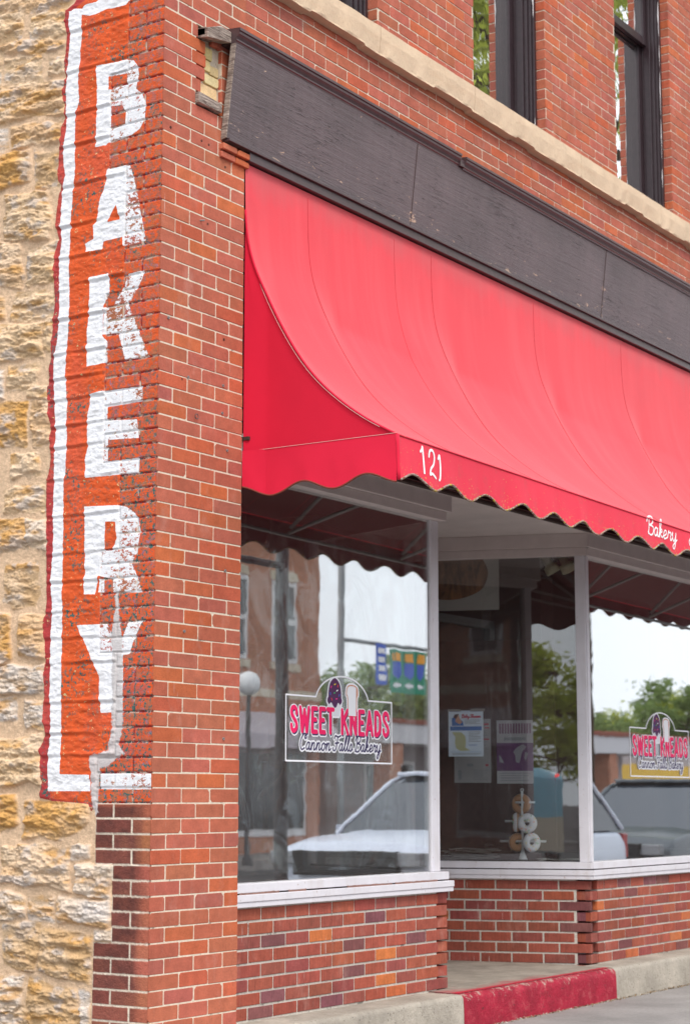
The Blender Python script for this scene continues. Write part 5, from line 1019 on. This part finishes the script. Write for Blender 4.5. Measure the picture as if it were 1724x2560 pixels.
q=MB(); q.lathe(P,[(.22*math.sin(a),-.22*math.cos(a)) for a in np.linspace(.01,3.13,14)],20); q.build('globe',flat('milk_glass',(.85,.85,.86),.3),t_,smooth=True)
P=mir(852,1900,-14.0); t_=pole('sign_gantry','steel pole with an arm carrying green and blue route signs','road sign',P,8.5,.075,gal)
Q=mir(1070,1655,-14.0); zc=mir(1000,1680,-14.0).z; q=MB(); q.tube([(P.x,P.y,zc+.5),(Q.x,Q.y,zc+.5)],.04,8); q.build('arm',gal,t_)
A=mir(978,1680,-13.9); Bq=mir(1064,1680,-13.9); q=MB(); q.box(A.x,Bq.x,-13.93,-13.9,zc-.42,zc+.42); q.build('green_sign',flat('sign_green',(.01,.25,.14)),t_)
wq=(Bq.x-A.x)/3
for k in range(3):
    x=A.x+wq*(k+.18); q=MB(); q.add([(x,-13.893,zc+.18),(x,-13.893,zc-.05),(x+wq*.32,-13.893,zc-.16),(x+wq*.64,-13.893,zc-.05),(x+wq*.64,-13.893,zc+.18)],[(0,1,2,3,4)]); q.build('route_shield',flat('shield_blue',(.06,.12,.55)),t_)
    q=MB(); q.add([(x,-13.892,zc+.2),(x+wq*.64,-13.892,zc+.2),(x+wq*.64,-13.892,zc+.36),(x,-13.892,zc+.36)],[(0,1,2,3)]); q.build('route_tab',flat('tab_orange',(.85,.35,.02)),t_)
    q=MB(); q.add([(x,-13.892,zc-.27),(x+.12,-13.892,zc-.2),(x+.12,-13.892,zc-.24),(x+wq*.6,-13.892,zc-.24),(x+wq*.6,-13.892,zc-.3),(x+.12,-13.892,zc-.3),(x+.12,-13.892,zc-.34)],[(0,1,2,3,4,5,6)]); q.build('arrow',M['white'],t_)
A=mir(942,1660,-13.9); Bq=mir(968,1660,-13.9); q=MB(); q.box(A.x,Bq.x,-13.93,-13.9,zc-.28,zc+.5); q.build('blue_sign',flat('sign_blue',(.02,.10,.55)),t_)
q=MB(); 
for k in range(4): q.box(A.x+.06,Bq.x-.06,-13.898,-13.893,zc-.2+k*.17,zc-.10+k*.17)
q.build('blue_sign_marks',M['white'],t_)
# vehicles
tyre=flat('tyre_rubber',(.02,.02,.02),.8); rim=flat('alloy_rim',(.45,.45,.47),.3,metal=.8); cg=flat('car_glass',(.025,.035,.05),.05,spec=1.); blk=flat('black_trim',(.015,.015,.016),.5)
def car(name,lab,loc,ln,wd,col,van=False):
    t_=thing(name,lab,'car' if not van else 'van',loc); x0,y0,zg=loc; pm2=flat(name+'_paint',col,.25,spec=.6); h=wd/2
    # side profile, nose at -X
    if van: low=[(0,.30),(.02,1.0),(.5,1.15),(.9,1.95),(1.3,2.08),(ln-.15,2.08),(ln,1.9),(ln,.32)]
    else: low=[(0,.35),(0,.62),(.02,.90),(.16,1.03),(.7,1.10),(1.28,1.13),(ln-.18,1.12),(ln-.02,.98),(ln,.55),(ln-.05,.33)]
    q=MB(); st_=[-h,-h*.96,-h*.6,0,h*.6,h*.96,h]; vs=[]; n=len(low)
    for w_ in st_:
        k=1-.06*(abs(w_)/h)**4
        for (a,b) in low: vs.append((x0+ln/2+(a-ln/2)*(1 if abs(w_)<h*.7 else .985)*1.0+(.10*(abs(w_)/h)**2 if a<.3 else (-.08*(abs(w_)/h)**2 if a>ln-.2 else 0)),y0+w_,zg+.0+b*(k if b>.8 else 1)))
    fs=[(j*n+i,j*n+(i+1)%n,(j+1)*n+(i+1)%n,(j+1)*n+i) for j in range(6) for i in range(n)]+[tuple(range(n))[::-1],tuple(6*n+i for i in range(n))]
    q.add(vs,fs); o=q.build('body',pm2,t_,smooth=True,bevel=.04)
    if not van:
        gh=[(1.15,1.07),(1.95,1.62),(2.3,1.70),(ln-.95,1.70),(ln-.6,1.64),(ln-.12,1.09)]
        q=MB(); n=len(gh); vs=[]
        for w_ in (-1,-.85,.85,1):
            for a,b in gh: vs.append((x0+a+(0 if abs(w_)<.9 else 0),y0+w_*h*(.93 if b<1.2 else .74),zg+b))
        q.add(vs,[(j*n+i,j*n+i+1,(j+1)*n+i+1,(j+1)*n+i) for j in range(3) for i in range(n-1)]+[tuple(range(n))[::-1],tuple(3*n+i for i in range(n))]); q.build('windows',cg,t_)
        q=MB(); 
        for w_ in (-1,1):
            for i in range(n-1):
                a,b=gh[i],gh[i+1]; f_=lambda p:(x0+p[0],y0+w_*h*(.945 if p[1]<1.2 else .75),zg+p[1]+.005)
                q.tube([f_(a),f_(b)],.030,6)
            q.tube([(x0+ln*.58,y0+w_*h*.94,zg+1.08),(x0+ln*.56,y0+w_*h*.76,zg+1.68)],.035,6)
        q.box(x0+2.05,x0+ln-.7,y0-h*.72,y0+h*.72,zg+1.69,zg+1.74); q.build('roof',pm2,t_,smooth=False,bevel=.02)
        for w_ in (-1,1):
            q=MB(); q.box(x0+1.35,x0+1.5,y0+w_*h*1.0-.07,y0+w_*h*1.0+.09*w_+.07*(w_>0),zg+1.02,zg+1.16); q.build('wing_mirror',pm2,t_,bevel=.02)
            q=MB(); q.box(x0-.005,x0+.16,y0+w_*h*.78-.18,y0+w_*h*.78+.14,zg+.80,zg+.93); q.build('headlight',flat('lamp_glass',(.22,.23,.25),.1,spec=1.),t_,bevel=.01)
            q=MB(); q.box(x0+ln-.12,x0+ln+.005,y0+w_*h*.84-.10,y0+w_*h*.84+.10,zg+.78,zg+1.05); q.build('tail_light',flat('tail_red',(.35,.01,.01),.2,spec=.8),t_,bevel=.01)
        q=MB(); q.box(x0-.03,x0+.05,y0-h*.66,y0+h*.66,zg+.70,zg+.94); q.build('grille',blk,t_,bevel=.01); q=MB(); q.box(x0-.04,x0+.08,y0-h*.9,y0+h*.9,zg+.28,zg+.44); q.build('bumper',blk,t_,bevel=.02)
        q=MB(); q.box(x0+ln-.05,x0+ln+.05,y0-h*.88,y0+h*.88,zg+.32,zg+.50); q.build('rear_bumper',blk,t_,bevel=.02)
    else:
        q=MB(); q.box(x0+ln-.01,x0+ln+.012,y0-h*.97,y0+h*.97,zg+.35,zg+1.05); q.build('cream_panel',flat('cream_paint',(.62,.56,.45),.4),t_)
        for w_ in (-1,1): q=MB(); q.lathe((x0+ln+.01,y0+w_*(h-.16),zg+1.93),[(.05,0),(.05,.02),(.001,.03)],14,axis=(1,0,0)); q.build('marker_lamp',flat('lit_red_lamp',(1.,.03,.02),.3,em=2.5),t_)
    for xx in (x0+.85,x0+ln-.9):
        for w_ in (-1,1):
            q=MB(); q.lathe((xx,y0+w_*(h-.20),zg+.335),[(.20,0),(.31,0),(.335,.03),(.335,.18),(.31,.21),(.20,.21)],24,axis=(0,w_,0)); wh=q.build('wheel',tyre,t_,smooth=True)
            q=MB(); q.lathe((xx,y0+w_*(h-.19),zg+.335),[(.001,.17),(.10,.18),(.205,.20),(.205,.02)],16,axis=(0,w_,0)); q.build('rim',rim,wh,smooth=True)
    return t_
car('silver_car','silver white car parked at the kerb in front of the long left window','car' and (9.0,-4.75,-.22),4.6,1.85,(.60,.66,.78))
car('dark_car','dark grey car parked behind the silver one at the kerb','car' and (14.6,-4.8,-.25),4.6,1.9,(.07,.085,.10))
car('delivery_van','light blue van with a cream lower panel and red marker lamps parked down the street',(-27.6,-4.38,-.22),4.8,1.9,(.26,.56,.70),True)
